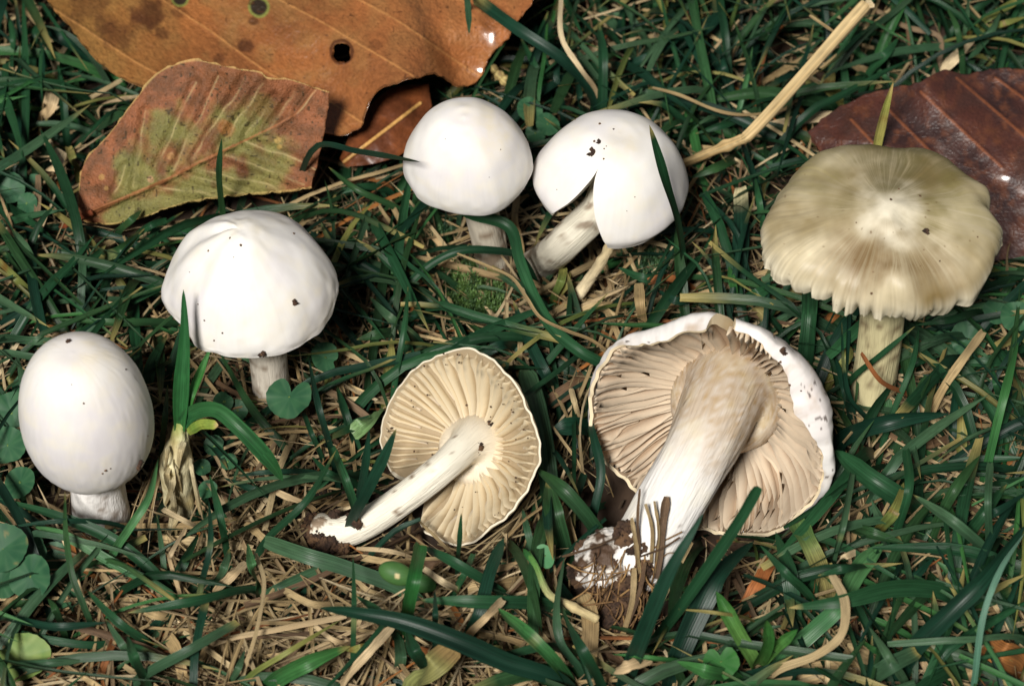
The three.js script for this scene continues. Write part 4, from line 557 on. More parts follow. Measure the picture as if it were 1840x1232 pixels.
const TRACED = [
  // upper edge and its corners
  ['g', 15, [40, -20, 44, 90, 45, 210, 40, 330]], ['g', 18, [61, 37, 105, 68, 153, 99]], ['g', 15, [73, 68, 74, 130, 68, 205]], ['g', 14, [103, 115, 112, 170, 118, 240]], ['g', 14, [0, 125, 30, 160, 62, 208]], ['g', 12, [5, 237, 70, 222, 135, 228, 192, 254]], ['g', 16, [38, 170, 32, 270, 30, 330]], ['g', 13, [96, 10, 62, 60, 58, 110]], ['g', 14, [12, 20, 22, 70, 20, 120]],
  ['d', 9, [218, 143, 175, 168, 128, 197]], ['d', 10, [0, 103, 30, 125, 62, 144]], ['p', 10, [118, 82, 104, 105, 98, 130]], ['d', 7, [0, 190, 18, 215, 45, 240]], ['p', 12, [250, 172, 215, 178, 180, 192]],
  ['g', 14, [255, 375, 235, 395, 212, 418]], ['g', 12, [300, 395, 270, 405, 240, 430]],
  ['g', 22, [848, -8, 927, 50, 1005, 102, 1060, 160], { lv: 2.2, tip: 30 }], ['g', 11, [843, 61, 842, 30, 838, -10], { h: [3, 3, 2.8] }], ['p', 9, [1008, -10, 1012, 75, 1043, 123, 1073, 167], { lv: 2.0 }], ['g', 18, [1075, 38, 1084, 102, 1082, 195], { lv: 1.7 }], ['g', 16, [1245, 52, 1165, 102, 1097, 130]], ['g', 14, [1097, 145, 1165, 166, 1235, 178]], ['g', 13, [935, 66, 962, 120, 985, 172]], ['g', 12, [1037, 140, 1042, 175, 1043, 208]], ['g', 13, [1112, -10, 1140, 40, 1164, 80]], ['g', 14, [985, 20, 970, 80, 985, 130]], ['g', 12, [1020, 60, 1000, 130, 1010, 190]],
  ['d', 6, [1172, 157, 1220, 170, 1288, 198, 1332, 206, 1404, 198, 1438, 179], { lv: 1.5 }], ['b', 9, [1568, 14, 1629, 48, 1688, 66, 1691, 100, 1680, 132]], ['p', 21, [1747, 70, 1720, 100, 1688, 134]], ['y', 12, [1845, 30, 1805, 42, 1762, 58]], ['g', 10, [1741, -8, 1738, 35, 1730, 78]], ['g', 30, [1310, 15, 1265, 48, 1215, 80]], ['l', 10, [1353, 82, 1340, 150, 1322, 224]], ['g', 12, [1293, 82, 1302, 120, 1316, 162]], ['g', 14, [1514, 80, 1518, 130, 1524, 190]], ['g', 17, [1616, 66, 1592, 98, 1562, 132]], ['g', 26, [1250, 186, 1356, 167, 1430, 176, 1495, 192]], ['g', 15, [1505, 10, 1525, 50, 1540, 90]], ['g', 20, [1420, 20, 1380, 60, 1350, 70]], ['g', 16, [1455, 150, 1400, 190, 1350, 210]], ['g', 20, [1640, 10, 1600, 50, 1560, 60]],
  ['o', 8, [1407, 44, 1377, 89, 1361, 160]], ['o', 9, [1436, 182, 1446, 232, 1438, 282]], ['p', 18, [1502, 206, 1424, 218, 1368, 234]], ['p', 13, [1300, 280, 1322, 290, 1344, 308]], ['y', 22, [1500, 130, 1490, 155, 1510, 178]], ['g', 12, [1357, 315, 1364, 360, 1374, 422]], ['g', 18, [1240, 320, 1290, 300, 1330, 285]], ['d', 10, [1240, 262, 1300, 268, 1330, 262]], ['g', 14, [1250, 240, 1300, 225, 1340, 215]], ['d', 6, [1455, 27, 1480, 44, 1503, 60], { h: [2.6, 2.6, 2.6], root: false }], ['g', 14, [1800, 20, 1780, 60, 1750, 100]], ['g', 16, [1840, 70, 1800, 72, 1750, 80]], ['g', 12, [1700, 10, 1720, 50, 1730, 110]],
  ['y', 14, [1830, 0, 1780, 30, 1740, 60]],
  // left side
  ['g', 14, [148, 408, 147, 490, 143, 578]], ['g', 22, [138, 490, 70, 540, -5, 596]], ['l', 17, [104, 481, 143, 484, 205, 475, 268, 450], { tipCol: lin(190, 180, 100) }], ['g', 16, [-5, 448, 30, 470, 70, 504]], ['y', 14, [-5, 468, 28, 500, 63, 538]], ['g', 14, [97, 573, 204, 579, 322, 584], { lv: 1.3 }], ['g', 15, [112, 611, 60, 612, -5, 610]], ['d', 8, [43, 566, 22, 615, 0, 674]], ['d', 10, [270, 592, 262, 615, 250, 640]], ['g', 14, [395, 635, 457, 741, 525, 822], { lv: 1.0 }], ['g', 10, [301, 690, 296, 750, 290, 812], { lv: 1.8 }], ['g', 14, [575, 398, 596, 440, 615, 488]], ['g', 11, [554, 642, 573, 734, 597, 818], { lv: 1.8 }], ['g', 9, [545, 741, 560, 780, 578, 822]], ['g', 20, [20, 410, 45, 450, 70, 500]], ['g', 16, [190, 440, 160, 470, 120, 500]], ['g', 18, [250, 420, 215, 450, 170, 470]], ['d', 12, [60, 700, 40, 740, 10, 790]], ['g', 14, [30, 640, 40, 690, 44, 730]], ['y', 16, [0, 690, 20, 682, 40, 676]], ['b', 9, [370, 675, 430, 710, 520, 750, 600, 790]], ['g', 20, [300, 600, 270, 660, 262, 720]],
  ['g', 10, [770, 340, 745, 380, 715, 432]], ['g', 12, [600, 350, 650, 335, 700, 345]], ['g', 12, [640, 400, 690, 420, 760, 425]], ['d', 8, [620, 410, 660, 430, 700, 440]], ['o', 9, [620, 330, 650, 320, 700, 335]], ['b', 14, [690, 415, 650, 440, 610, 460]], ['g', 12, [590, 300, 640, 340, 720, 380]], ['d', 9, [700, 360, 720, 400, 735, 430]], ['d', 12, [930, 350, 925, 395, 935, 440]],
  // middle
  ['g', 20, [922, 540, 947, 604, 981, 673, 995, 696]], ['g', 33, [940, 652, 958, 707, 978, 800, 986, 870], { tip: 9, lv: 1.1 }], ['g', 16, [664, 533, 700, 570, 752, 613]], ['g', 12, [729, 567, 765, 569, 806, 566]], ['g', 11, [733, 514, 726, 591, 708, 696], { lv: 1.7 }], ['g', 13, [726, 618, 765, 622, 813, 621]], ['y', 23, [703, 607, 702, 650, 697, 702], { tip: 2 }], ['d', 7, [910, 534, 916, 604, 948, 654]], ['d', 8, [918, 611, 917, 650, 913, 688]], ['d', 9, [935, 589, 934, 635, 930, 685]], ['d', 13, [801, 534, 821, 581, 829, 636]], ['d', 11, [777, 486, 776, 525, 772, 565]], ['d', 6, [821, 455, 876, 478, 920, 499, 947, 536, 971, 570, 1019, 594, 1063, 611, 1094, 636], { lv: 1.7 }], ['d', 6, [784, 461, 746, 472, 722, 509]], ['d', 11, [981, 572, 1005, 555, 1040, 538]], ['d', 12, [1131, 592, 1095, 562, 1054, 542]], ['d', 16, [1148, 508, 1150, 545, 1156, 588], { lv: 1.4 }], ['o', 14, [1162, 506, 1199, 499, 1244, 518]], ['b', 26, [981, 727, 1030, 695, 1078, 660]], ['d', 9, [1026, 698, 1033, 725, 1043, 760]], ['y', 14, [1013, 480, 1008, 505, 996, 532]], ['y', 10, [1024, 488, 1020, 510, 1004, 535]], ['g', 30, [988, 776, 1020, 766, 1058, 770]], ['g', 15, [1056, 738, 1068, 790, 1080, 850, 1066, 925], { lv: 1.4 }], ['d', 10, [1090, 560, 1110, 600, 1120, 640]], ['d', 12, [1040, 560, 1080, 548, 1120, 556]], ['g', 16, [1110, 480, 1160, 500, 1210, 495]], ['g', 14, [1180, 520, 1215, 540, 1260, 535]], ['d', 8, [1140, 430, 1190, 440, 1250, 470]], ['g', 18, [640, 610, 680, 600, 720, 600]], ['g', 16, [860, 640, 900, 620, 930, 630]], ['d', 10, [830, 600, 850, 640, 860, 670]], ['d', 10, [620, 690, 650, 705, 690, 710]], ['d', 12, [610, 720, 650, 718, 700, 724]], ['g', 28, [632, 780, 655, 760, 680, 745], { cols: [lin(120, 150, 100), lin(100, 140, 84)], blunt: true }], ['b', 12, [560, 690, 620, 720, 690, 780]],
  ['g', 14, [604, 690, 620, 740, 640, 800]], ['g', 12, [560, 820, 590, 850, 640, 870]], ['g', 16, [595, 800, 620, 860, 640, 920]],
  // right side
  ['g', 27, [1331, 335, 1332, 420, 1324, 540], { blunt: true, tipCol: lin(226, 214, 170), tipLen: 0.22 }], ['g', 27, [1456, 500, 1455, 560, 1447, 650], { lv: 1.5 }], ['l', 14, [1310, 478, 1316, 505, 1322, 540]], ['g', 20, [1396, 510, 1362, 528, 1330, 548]], ['g', 10, [1652, 586, 1639, 656, 1598, 760], { lv: 1.6 }], ['g', 12, [1646, 584, 1705, 575, 1768, 563], { lv: 1.6 }], ['g', 28, [1706, 743, 1595, 760, 1518, 787], { lv: 1.3 }], ['g', 20, [1731, 653, 1785, 648, 1845, 634]], ['l', 16, [1831, 614, 1806, 707, 1778, 822], { lv: 1.9 }], ['g', 14, [1718, 684, 1715, 745, 1710, 812]], ['y', 19, [1727, 703, 1730, 760, 1727, 824]], ['g', 10, [1781, 650, 1790, 690, 1797, 726]], ['d', 14, [1769, 594, 1731, 645, 1700, 690, 1675, 738], { lv: 1.5 }], ['y', 18, [1520, 613, 1524, 640, 1490, 686]], ['o', 18, [1512, 552, 1490, 575, 1467, 603]], ['g', 14, [1690, 640, 1650, 650, 1600, 690]], ['g', 16, [1760, 640, 1700, 700, 1660, 720]], ['d', 12, [1640, 720, 1670, 750, 1710, 770]], ['b', 14, [1600, 780, 1650, 800, 1710, 790]], ['g', 16, [1500, 640, 1520, 700, 1530, 740]], ['g', 14, [1840, 480, 1810, 520, 1790, 570]],
  ['g', 18, [1830, 700, 1800, 760, 1790, 820]], ['g', 14, [1650, 800, 1690, 830, 1730, 850]], ['d', 8, [1700, 730, 1740, 760, 1790, 770]],
  // lower left
  ['g', 18, [-5, 895, 113, 930, 205, 971, 292, 1047], { lv: 1.4 }], ['l', 15, [58, 945, 113, 961, 192, 1005, 315, 1077], { lv: 1.3 }], ['g', 10, [116, 882, 118, 964, 130, 1036, 162, 1120], { lv: 1.6 }], ['g', 8, [5, 948, 113, 936, 224, 948], { lv: 1.6 }], ['l', 14, [284, 824, 264, 899, 233, 947, 198, 1004], { lv: 1.8 }], ['g', 13, [376, 853, 394, 923, 408, 994], { lv: 1.5 }], ['g', 10, [375, 900, 377, 981, 357, 1072], { lv: 1.7 }], ['g', 9, [281, 924, 290, 985, 298, 1052]], ['g', 16, [357, 958, 330, 1010, 304, 1062]], ['g', 14, [412, 985, 402, 1020, 386, 1052]], ['l', 16, [445, 976, 452, 1015, 463, 1055], { lv: 1.6 }], ['g', 17, [228, 1101, 343, 1081, 458, 1060], { lv: 1.5 }], ['g', 14, [190, 1118, 103, 1126, -5, 1111], { lv: 1.4 }], ['g', 13, [3, 1125, 86, 1149, 171, 1159, 238, 1151]], ['g', 13, [154, 1187, 80, 1192, -5, 1200]], ['g', 19, [229, 1142, 240, 1180, 262, 1228], { lv: 1.6 }], ['g', 17, [427, 1117, 343, 1166, 240, 1228], { lv: 1.5 }], ['g', 20, [598, 1014, 500, 1060, 466, 1083]], ['g', 24, [474, 972, 548, 998, 620, 1020, 740, 1070], { lv: 1.3, tip: 6 }], ['g', 13, [604, 808, 548, 902, 472, 979], { lv: 1.7 }], ['g', 9, [421, 856, 480, 848, 577, 853]], ['g', 14, [401, 858, 462, 882, 508, 896]], ['g', 13, [188, 1111, 219, 1159, 242, 1190]], ['g', 14, [150, 1055, 212, 1118, 268, 1160]], ['y', 8, [612, 1113, 514, 1173, 443, 1220], { lv: 1.4 }], ['l', 25, [630, 1160, 548, 1194, 485, 1232], { lv: 1.4 }], ['g', 11, [439, 1168, 428, 1200, 412, 1232]], ['g', 12, [85, 1075, 98, 1095, 112, 1130]], ['g', 14, [80, 1070, 40, 1080, 5, 1100]],
  ['p', 8, [333, 948, 306, 996, 304, 1004, 325, 1076], { lv: 1.5 }], ['p', 16, [443, 1010, 415, 1035, 386, 1066], { lv: 1.4 }], ['d', 7, [459, 993, 474, 1050, 459, 1139, 437, 1209], { lv: 1.5 }], ['p', 9, [622, 1107, 507, 1129, 378, 1160], { lv: 1.1 }], ['o', 9, [127, 976, 144, 1019, 186, 1047]], ['p', 9, [291, 914, 330, 935, 372, 958], { lv: 1.4 }], ['p', 7, [548, 1070, 565, 1115, 583, 1175]], ['d', 9, [329, 1135, 390, 1180, 452, 1228]], ['o', 11, [207, 1144, 192, 1180, 176, 1228]], ['o', 7, [172, 1144, 162, 1185, 152, 1230]], ['d', 12, [440, 940, 470, 965, 500, 1010]], ['p', 10, [470, 870, 510, 890, 560, 912]], ['d', 14, [250, 1090, 280, 1105, 320, 1110]], ['d', 20, [300, 1140, 320, 1180, 330, 1232]], ['d', 12, [510, 1060, 560, 1085, 610, 1090]], ['p', 8, [560, 1120, 600, 1150, 640, 1160]],
  ['d', 10, [640, 1000, 700, 1010, 760, 1020]], ['p', 7, [640, 985, 700, 990, 745, 1006]], ['d', 9, [630, 1030, 660, 1060, 700, 1075]], ['d', 12, [180, 1090, 220, 1080, 270, 1085]],
  // lower middle
  ['g', 29, [575, 1092, 634, 1100, 723, 1117, 826, 1153, 911, 1190, 1010, 1226], { lv: 2.1, tip: 2.2, label: 'very broad bluish green blade sweeping through the foreground thatch' }], ['l', 22, [895, 1092, 945, 1135, 990, 1180, 1023, 1224], { lv: 1.8, tip: 7 }], ['g', 23, [757, 976, 743, 1043, 729, 1122], { lv: 2.0, tip: 12, cols: [lin(40, 96, 46), lin(34, 82, 42)] }], ['g', 18, [748, 976, 819, 1012, 913, 1076], { lv: 1.4 }], ['g', 20, [750, 1078, 860, 1081, 1000, 1092], { lv: 1.5 }], ['g', 19, [905, 966, 880, 1029, 860, 1105, 842, 1142], { lv: 1.3, tip: 8 }], ['g', 10, [781, 1062, 782, 1105, 781, 1156], { lv: 1.8 }], ['g', 12, [851, 993, 835, 1030, 813, 1072]], ['g', 24, [964, 842, 1014, 882, 1074, 956], { lv: 1.5 }], ['g', 32, [985, 860, 995, 920, 1012, 985]], ['g', 12, [938, 911, 948, 955, 960, 1004]], ['g', 13, [1014, 1000, 1000, 1101, 1007, 1153, 1047, 1210], { lv: 1.4 }], ['g', 17, [1014, 1106, 1048, 1170, 1082, 1234], { lv: 2.0 }], ['g', 35, [1355, 972, 1288, 1036, 1258, 1094, 1215, 1195], { lv: 1.8, tip: 3, label: 'widest grass blade beside the stem foot of the large gilled mushroom' }], ['p', 13, [905, 1076, 872, 1110, 838, 1148], { lv: 1.7 }], ['p', 14, [706, 1124, 662, 1172, 615, 1228], { lv: 1.6 }], ['t', 40, [813, 1164, 780, 1195, 745, 1232], { lv: 1.8, tip: 9 }], ['p', 12, [760, 1020, 795, 1045, 828, 1066], { lv: 1.3 }], ['d', 26, [1048, 1068, 1061, 1118, 1054, 1208]], ['p', 19, [1169, 1182, 1127, 1197, 1087, 1213], { lv: 1.5 }], ['l', 9, [1100, 1175, 1170, 1182, 1245, 1196], { lv: 1.6 }], ['d', 10, [860, 1140, 920, 1150, 980, 1180]], ['d', 9, [800, 1080, 820, 1120, 830, 1150]], ['o', 9, [810, 1085, 825, 1110, 845, 1160]], ['p', 12, [830, 1030, 890, 1022, 960, 1012]], ['d', 26, [840, 1060, 890, 1052, 950, 1050]], ['g', 14, [640, 1070, 680, 1100, 715, 1150], { lv: 1.6 }], ['g', 22, [730, 1130, 745, 1170, 775, 1210], { lv: 1.5 }], ['g', 20, [715, 1140, 720, 1180, 715, 1215]], ['g', 9, [634, 1000, 636, 1090, 634, 1180], { lv: 1.9 }], ['o', 14, [690, 1150, 740, 1165, 800, 1185]], ['y', 14, [620, 1168, 650, 1165, 690, 1155]], ['g', 12, [1050, 850, 1040, 880, 1030, 910]], ['d', 16, [1010, 910, 1020, 940, 1030, 980]], ['g', 14, [1200, 1170, 1215, 1200, 1230, 1236]],
  // lower right
  ['g', 32, [1500, 808, 1563, 858, 1614, 892, 1650, 915], { lv: 1.5, tip: 7 }], ['g', 18, [1641, 888, 1717, 940, 1784, 1004], { lv: 1.7, tip: 5 }], ['g', 14, [1628, 806, 1634, 878, 1610, 962], { lv: 1.9 }], ['y', 18, [1625, 866, 1607, 920, 1574, 960], { lv: 1.5 }], ['g', 12, [1533, 849, 1515, 947, 1496, 1018], { lv: 1.8 }], ['g', 18, [1762, 818, 1717, 878, 1680, 949], { lv: 1.7 }], ['g', 20, [1625, 975, 1563, 957, 1515, 946], { lv: 1.4 }], ['l', 29, [1588, 976, 1545, 1022, 1504, 1094, 1467, 1129, 1410, 1183], { lv: 1.4, tip: 7 }], ['g', 28, [1418, 1092, 1511, 1081, 1614, 1057, 1712, 1071], { lv: 1.9, tip: 2.6, tipCol: lin(190, 170, 110), label: 'broad grass blade lying over the bent straw curl' }], ['g', 14, [1470, 1034, 1518, 1022, 1571, 1022], { lv: 1.9 }], ['g', 31, [1845, 942, 1768, 1043, 1710, 1100, 1635, 1176], { lv: 2.2, tip: 3 }], ['l', 10, [1842, 957, 1796, 1029, 1768, 1105, 1751, 1226], { lv: 2.4, cols: [lin(110, 150, 130), lin(50, 100, 76)] }], ['g', 26, [1394, 955, 1419, 1033, 1427, 1118], { lv: 1.3 }], ['g', 14, [1366, 979, 1412, 1029, 1458, 1076], { lv: 1.6 }], ['t', 31, [1432, 935, 1460, 988, 1485, 1048], { lv: 1.4, tip: 8, cols: [lin(84, 116, 58), lin(190, 160, 104)] }], ['d', 14, [1494, 1030, 1519, 1084, 1511, 1142, 1467, 1177, 1388, 1209], { lv: 2.0, label: 'tan straw bent in a wide curl among broad blades' }], ['p', 11, [1540, 991, 1520, 1000, 1499, 1017], { lv: 1.5 }], ['o', 27, [1385, 1003, 1360, 1055, 1332, 1110]], ['y', 5, [1302, 948, 1323, 971, 1355, 979], { lv: 2.0 }], ['y', 6, [1218, 1094, 1288, 1101, 1358, 1119], { lv: 1.9 }], ['d', 32, [1388, 1224, 1494, 1203, 1560, 1206]], ['d', 24, [1519, 1164, 1552, 1175, 1586, 1192]], ['g', 14, [1562, 1126, 1597, 1180, 1630, 1234], { lv: 1.6 }], ['l', 12, [1545, 1150, 1572, 1168, 1600, 1186], { lv: 1.4 }], ['g', 10, [1595, 1157, 1734, 1149, 1845, 1149], { lv: 1.7 }], ['l', 20, [1216, 1188, 1270, 1206, 1326, 1222], { lv: 1.6 }], ['g', 18, [1426, 1186, 1380, 1205, 1332, 1222]], ['g', 20, [1810, 870, 1770, 920, 1730, 980], { lv: 1.5 }], ['g', 14, [1845, 885, 1790, 920, 1740, 945], { lv: 1.6 }], ['g', 16, [1680, 1000, 1640, 1040, 1600, 1060]], ['g', 14, [1700, 1020, 1760, 1030, 1840, 1024]], ['g', 12, [1780, 830, 1776, 900, 1778, 980], { lv: 1.9 }], ['d', 14, [1700, 960, 1730, 990, 1760, 1010]], ['d', 16, [1610, 1110, 1640, 1100, 1680, 1112]], ['p', 9, [1620, 1120, 1650, 1118, 1690, 1128]], ['g', 26, [1650, 1170, 1600, 1195, 1550, 1232], { lv: 1.5 }], ['g', 20, [1700, 1170, 1720, 1200, 1740, 1234]], ['g', 16, [1820, 1060, 1780, 1080, 1730, 1090]], ['g', 14, [1790, 1060, 1810, 1090, 1830, 1120]], ['o', 14, [1850, 815, 1815, 832, 1780, 858]], ['d', 12, [1740, 1180, 1745, 1210, 1748, 1236]], ['p', 10, [1790, 1130, 1820, 1125, 1850, 1118]], ['g', 20, [1560, 1050, 1545, 1090, 1530, 1120]],
];
for (const [k, w, xy, o] of TRACED) B(k, w, xy, o);

// ───────────────────────── single small things ─────────────────────────
{ // long pale stalk, broken at its top
  const base = G(1222, 296, 0.9), pts = [G(1222, 296, 0.9), G(1280, 272, 1.5), G(1334, 250, 1.95), G(1344, 244, 2.05), G(1450, 128, 2.7), G(1556, 8, 3.3)], b = new Buf();
  const t = thing('dry_stalk', 'long pale dry stalk bent at a joint above the split cap', 'stalk', base);
  sweep(b, pts, (s, f) => (0.085 + 0.05 * s + 0.035 * Math.exp(-(((s - 0.29) / 0.025) ** 2)) + 0.012 * noise(f * 3, s * 14, 2)) * (0.85 + 0.15 * Math.cos(2 * f)), 80, 16, (s, f, p) => mul(mix(lin(212, 186, 138), lin(180, 148, 96), clamp(0.45 + 0.6 * noise(f * 6, s * 7, 3) + 0.5 * (0.25 - s))), 1 + 0.12 * noise(f * 10, s * 60, 3)));
  meshOf('stem', b.geo(), M.dry, t, base);
  for (const [dx, dy] of [[10, -4], [4, -12], [14, 4]]) { const f = new Buf(); ribbon(f, [G(1558 + dx, 6 + dy, 3.35), G(1556, 10, 3.33), G(1535, 30, 3.2)], 0.09, { cols: PAL.p[0], n: 6, blunt: true, face: AX_N }); meshOf('splinter', f.geo(), M.dry, t, base); }
}
{
  const base = G(1036, 540, 0), b = new Buf(), t = thing('pale_twig', 'short pale rooted stem under the split cap', 'twig', base);
  sweep(b, [G(1098, 436, 1.7), G(1082, 468, 1.4), G(1060, 500, 1.0), G(1036, 533, 0.6)], (s, f) => 0.085 + 0.035 * s + 0.02 * noise(f * 2, s * 9, 1), 30, 14, (s, f) => mul(mix(lin(176, 158, 118), lin(222, 206, 170), s), 1 + 0.15 * noise(f * 5, s * 10, 1))); meshOf('stem', b.geo(), M.stem, t, base);
  for (let i = 0; i < 7; i++) { const r = new Buf(), x = rr(-30, 30); sweep(r, [G(1038, 530, 0.6), G(1036 + x * 0.6, 540, 0.55), G(1036 + x, rr(545, 575), 0.1)], () => 0.025, 8, 5, () => mul(lin(206, 184, 140), rr(0.7, 1.1))); meshOf('rootlet', r.geo(), M.dry, t, base); }
}
{ const base = G(1400, 545, 0), b = new Buf(); sweep(b, [G(1440, 512, 0.9), G(1405, 538, 0.8), G(1362, 568, 0.7)], (s, f) => 0.17 + 0.02 * noise(f * 2, s * 6, 1), 24, 18, (s, f, p) => mul(mix(lin(150, 138, 84), lin(108, 100, 58), clamp(0.5 + noise(p.x * 4, p.y * 4, p.z * 4))), 1 + 0.15 * noise(f * 6, s * 5, 3))); tag(meshOf('stubby_olive_stalk', b.geo(), M.stem, scene, base), 'stubby olive coloured stem lying behind the large gilled cap', 'stem'); }
{ const base = G(915, 150, 0), b = new Buf(); sweep(b, [G(885, 118, 1.0), G(900, 138, 1.0), G(922, 156, 0.9), G(944, 176, 0.7)], (s, f) => 0.08 * Math.sin(0.35 + s * 2.5) + 0.035 * Math.abs(Math.sin(s * 17)) + 0.02 * noise(f * 2, s * 20, 2), 60, 14, (s, f) => mul(mix(lin(190, 170, 110), lin(128, 104, 62), clamp(0.4 + noise(f * 2, s * 16, 2))), 1)); tag(meshOf('seed_head', b.geo(), M.dry, scene, base), 'knobbly tan seed head beside the large orange brown leaf', 'seed head'); }
{ // the thick pale shoot with its own leaves
  const base = G(328, 930, 0), t = thing('grass_shoot', 'thick pale grass shoot with a wide upright green leaf', 'grass plant', base), b = new Buf();
  sweep(b, [G(322, 752, 2.2), G(322, 790, 1.9), G(318, 830, 1.5), G(322, 880, 0.8), G(332, 935, 0.0)], (s, f) => 0.1 + 0.17 * sst(0.1, 0.55, s) + 0.05 * noise(f * 1.5, s * 7, 1) + 0.02 * noise(f * 5, s * 20, 1), 60, 24, (s, f, p) => mul(mix(lin(146, 160, 84), mix(lin(214, 206, 168), lin(170, 154, 108), clamp(0.4 + fbm(p.x * 5, p.y * 5, p.z * 5, 3) * 1.5)), sst(0.0, 0.35, s)), 1 + 0.14 * noise(f * 8, s * 4, 3)));
  meshOf('sheath', b.geo(), M.stem, t, base);
  const leaf = (xyh, w, o) => { const r = new Buf(), P = []; for (let i = 0; i < xyh.length; i += 3) P.push(G(xyh[i], xyh[i + 1], xyh[i + 2])); ribbon(r, P, w, { n: 26, cols: PAL.g[1], face: AX_N, len: 3, ...o }); meshOf('leaf_blade', r.geo(), M.grass, t, base); };
  leaf([329, 520, 4.5, 331, 600, 3.8, 326, 680, 3.1, 323, 740, 2.5, 322, 775, 2.1], 0.26, { tip: 2.0, fold: 0.45, cols: [lin(40, 92, 52), lin(46, 100, 52)] });
  leaf([379, 622, 3.1, 362, 662, 2.9, 342, 712, 2.7, 330, 752, 2.3], 0.14, { tip: 2.4, fold: 0.4, cols: [lin(52, 112, 52), lin(60, 120, 54)] });
  leaf([508, 864, 1.6, 482, 826, 2.2, 432, 772, 2.7, 386, 736, 2.8, 342, 744, 2.5, 326, 765, 2.2], 0.27, { tip: 4, fold: 0.4, cols: [lin(48, 96, 54), lin(36, 84, 48)] });
  leaf([392, 764, 2.6, 362, 762, 2.5, 338, 776, 2.2], 0.17, { tip: 8, fold: -0.3, cols: [lin(150, 158, 70), lin(110, 140, 60)], tipCol: lin(190, 160, 110) });
  for (let i = 0; i < 9; i++) { const r = new Buf(), x = rr(298, 350), y = rr(800, 920), h = lerp(2.0, 0.6, (y - 790) / 130); ribbon(r, [G(x, y - 20, h + 0.3), G(x + rr(-10, 10), y, h + 0.32), G(x + rr(-22, 22), y + rr(40, 80), h * 0.5)], rr(0.04, 0.11), { n: 8, cols: [lin(216, 204, 168), lin(178, 158, 112)], face: AX_N, roll: rr(-1, 1), twist: rr(-2, 2), blunt: true, irr: 0.3, fold: rr(-0.8, 0.8) }); meshOf('papery_scale', r.geo(), M.dry, t, base); }
  clear([[290, 770], [350, 760], [352, 910], [300, 930]], G(325, 850, 1.2), 0.3);
}
// round leaves on stalks
function roundLeaf(b, c, nrm, r, o = {}) {
  const n = nrm.clone().normalize(), e1 = V3().crossVectors(n, V3(0.3, 0.2, 1)).normalize(), e2 = V3().crossVectors(n, e1), st = b.n, NP = 40, NR = 8, sd = rnd() * 50, a0 = o.a ?? rr(0, 6.28);
  for (let j = 0; j <= NR; j++) for (let k = 0; k <= NP; k++) {
    const s = j / NR, f = (k % NP) / NP * 2 * Math.PI, notch = 1 - (o.notch ?? 0.12) * Math.exp(-(((((f - a0 + 9.42) % 6.283) - 3.1416) / 0.35) ** 2)), R = r * (1 + 0.06 * noise(Math.cos(f) * 1.5 + sd, Math.sin(f) * 1.5, 1) + 0.015 * Math.sin(f * 18)) * notch * s;
    const x = Math.cos(f) * R, y = Math.sin(f) * R * (o.asp ?? 1), fold = Math.abs(x * Math.sin(a0) - y * Math.cos(a0)), h = 0.16 * fold + 0.12 * R * R / r * noise(Math.cos(f) * 2 + sd, Math.sin(f) * 2, 3) - (o.dish ?? 0) * s * s;
    const vein = sst(0.8, 0.98, Math.abs(Math.cos(f * 6 + sd))), k2 = noise(x * 9 + sd, y * 9, 2);
    let cc = mix(o.c0 ?? lin(38, 76, 52), o.c1 ?? lin(56, 96, 64), clamp(0.35 + 0.4 * k2)); cc = mix(cc, lin(92, 122, 88), vein * 0.22 * s); if (o.spot && k2 > 0.62) cc = mix(cc, lin(120, 110, 70), 0.6);
    b.v(c.clone().addScaledVector(e1, x).addScaledVector(e2, y).addScaledVector(n, h), cc, f, s); if (j && k) { const i = st + j * (NP + 1) + k; b.quad(i - NP - 2, i - NP - 1, i, i - 1); }
  }
  return b;
}
function plantOf(name, label, cat, foot, leaves, group) {
  const base = G(...foot), t = thing(name, label, cat, base, group);
  for (const [x, y, h, r, o = {}] of leaves) {
    const b = new Buf(), c = G(x, y, h), n = AX_N.clone().multiplyScalar(0.7).addScaledVector(UP, 0.4).add(V3(rr(-0.35, 0.35), 0, rr(-0.3, 0.2)));
    roundLeaf(b, c, n, r, o); meshOf('leaflet', b.geo(), M.round, t, base);
    const s = new Buf(); sweep(s, [c, c.clone().lerp(base, 0.4).add(V3(0, 0.15, 0)), base], () => 0.03, 10, 6, () => lin(96, 120, 66)); meshOf('leaf_stalk', s.geo(), M.round, t, base);
  }
  return t;
}
plantOf('clover', 'dark green clover with rounded leaflets below the egg shaped mushroom', 'clover', [30, 1040, 0], [[55, 1036, 1.4, 0.38], [6, 985, 1.6, 0.42, { spot: 1 }], [2, 1048, 1.2, 0.28], [54, 988, 1.1, 0.29], [20, 1010, 0.8, 0.3], [96, 1005, 0.7, 0.3], [110, 1062, 0.6, 0.3]]);
plantOf('clover', 'clover leaves half hidden behind the egg shaped mushroom', 'clover', [20, 840, 0], [[36, 868, 1.0, 0.3], [14, 800, 1.1, 0.34], [50, 700, 1.0, 0.3], [20, 740, 1.1, 0.36], [64, 660, 0.8, 0.22]]);
plantOf('clover', 'small dark clover left of the mottled leaf', 'clover', [40, 380, 0], [[16, 338, 1.0, 0.3], [48, 366, 0.9, 0.22], [60, 330, 0.7, 0.2]]).userData.label = 'small dark clover near the stalk of the mottled leaf';
plantOf('round_leaf_plant', 'kidney shaped round leaf with a torn notch beside the cone mushroom stem', 'plant', [530, 745, 0], [[520, 714, 1.5, 0.4, { notch: 0.75, a: 0.9 }], [400, 722, 1.1, 0.18], [425, 738, 0.9, 0.2]]);
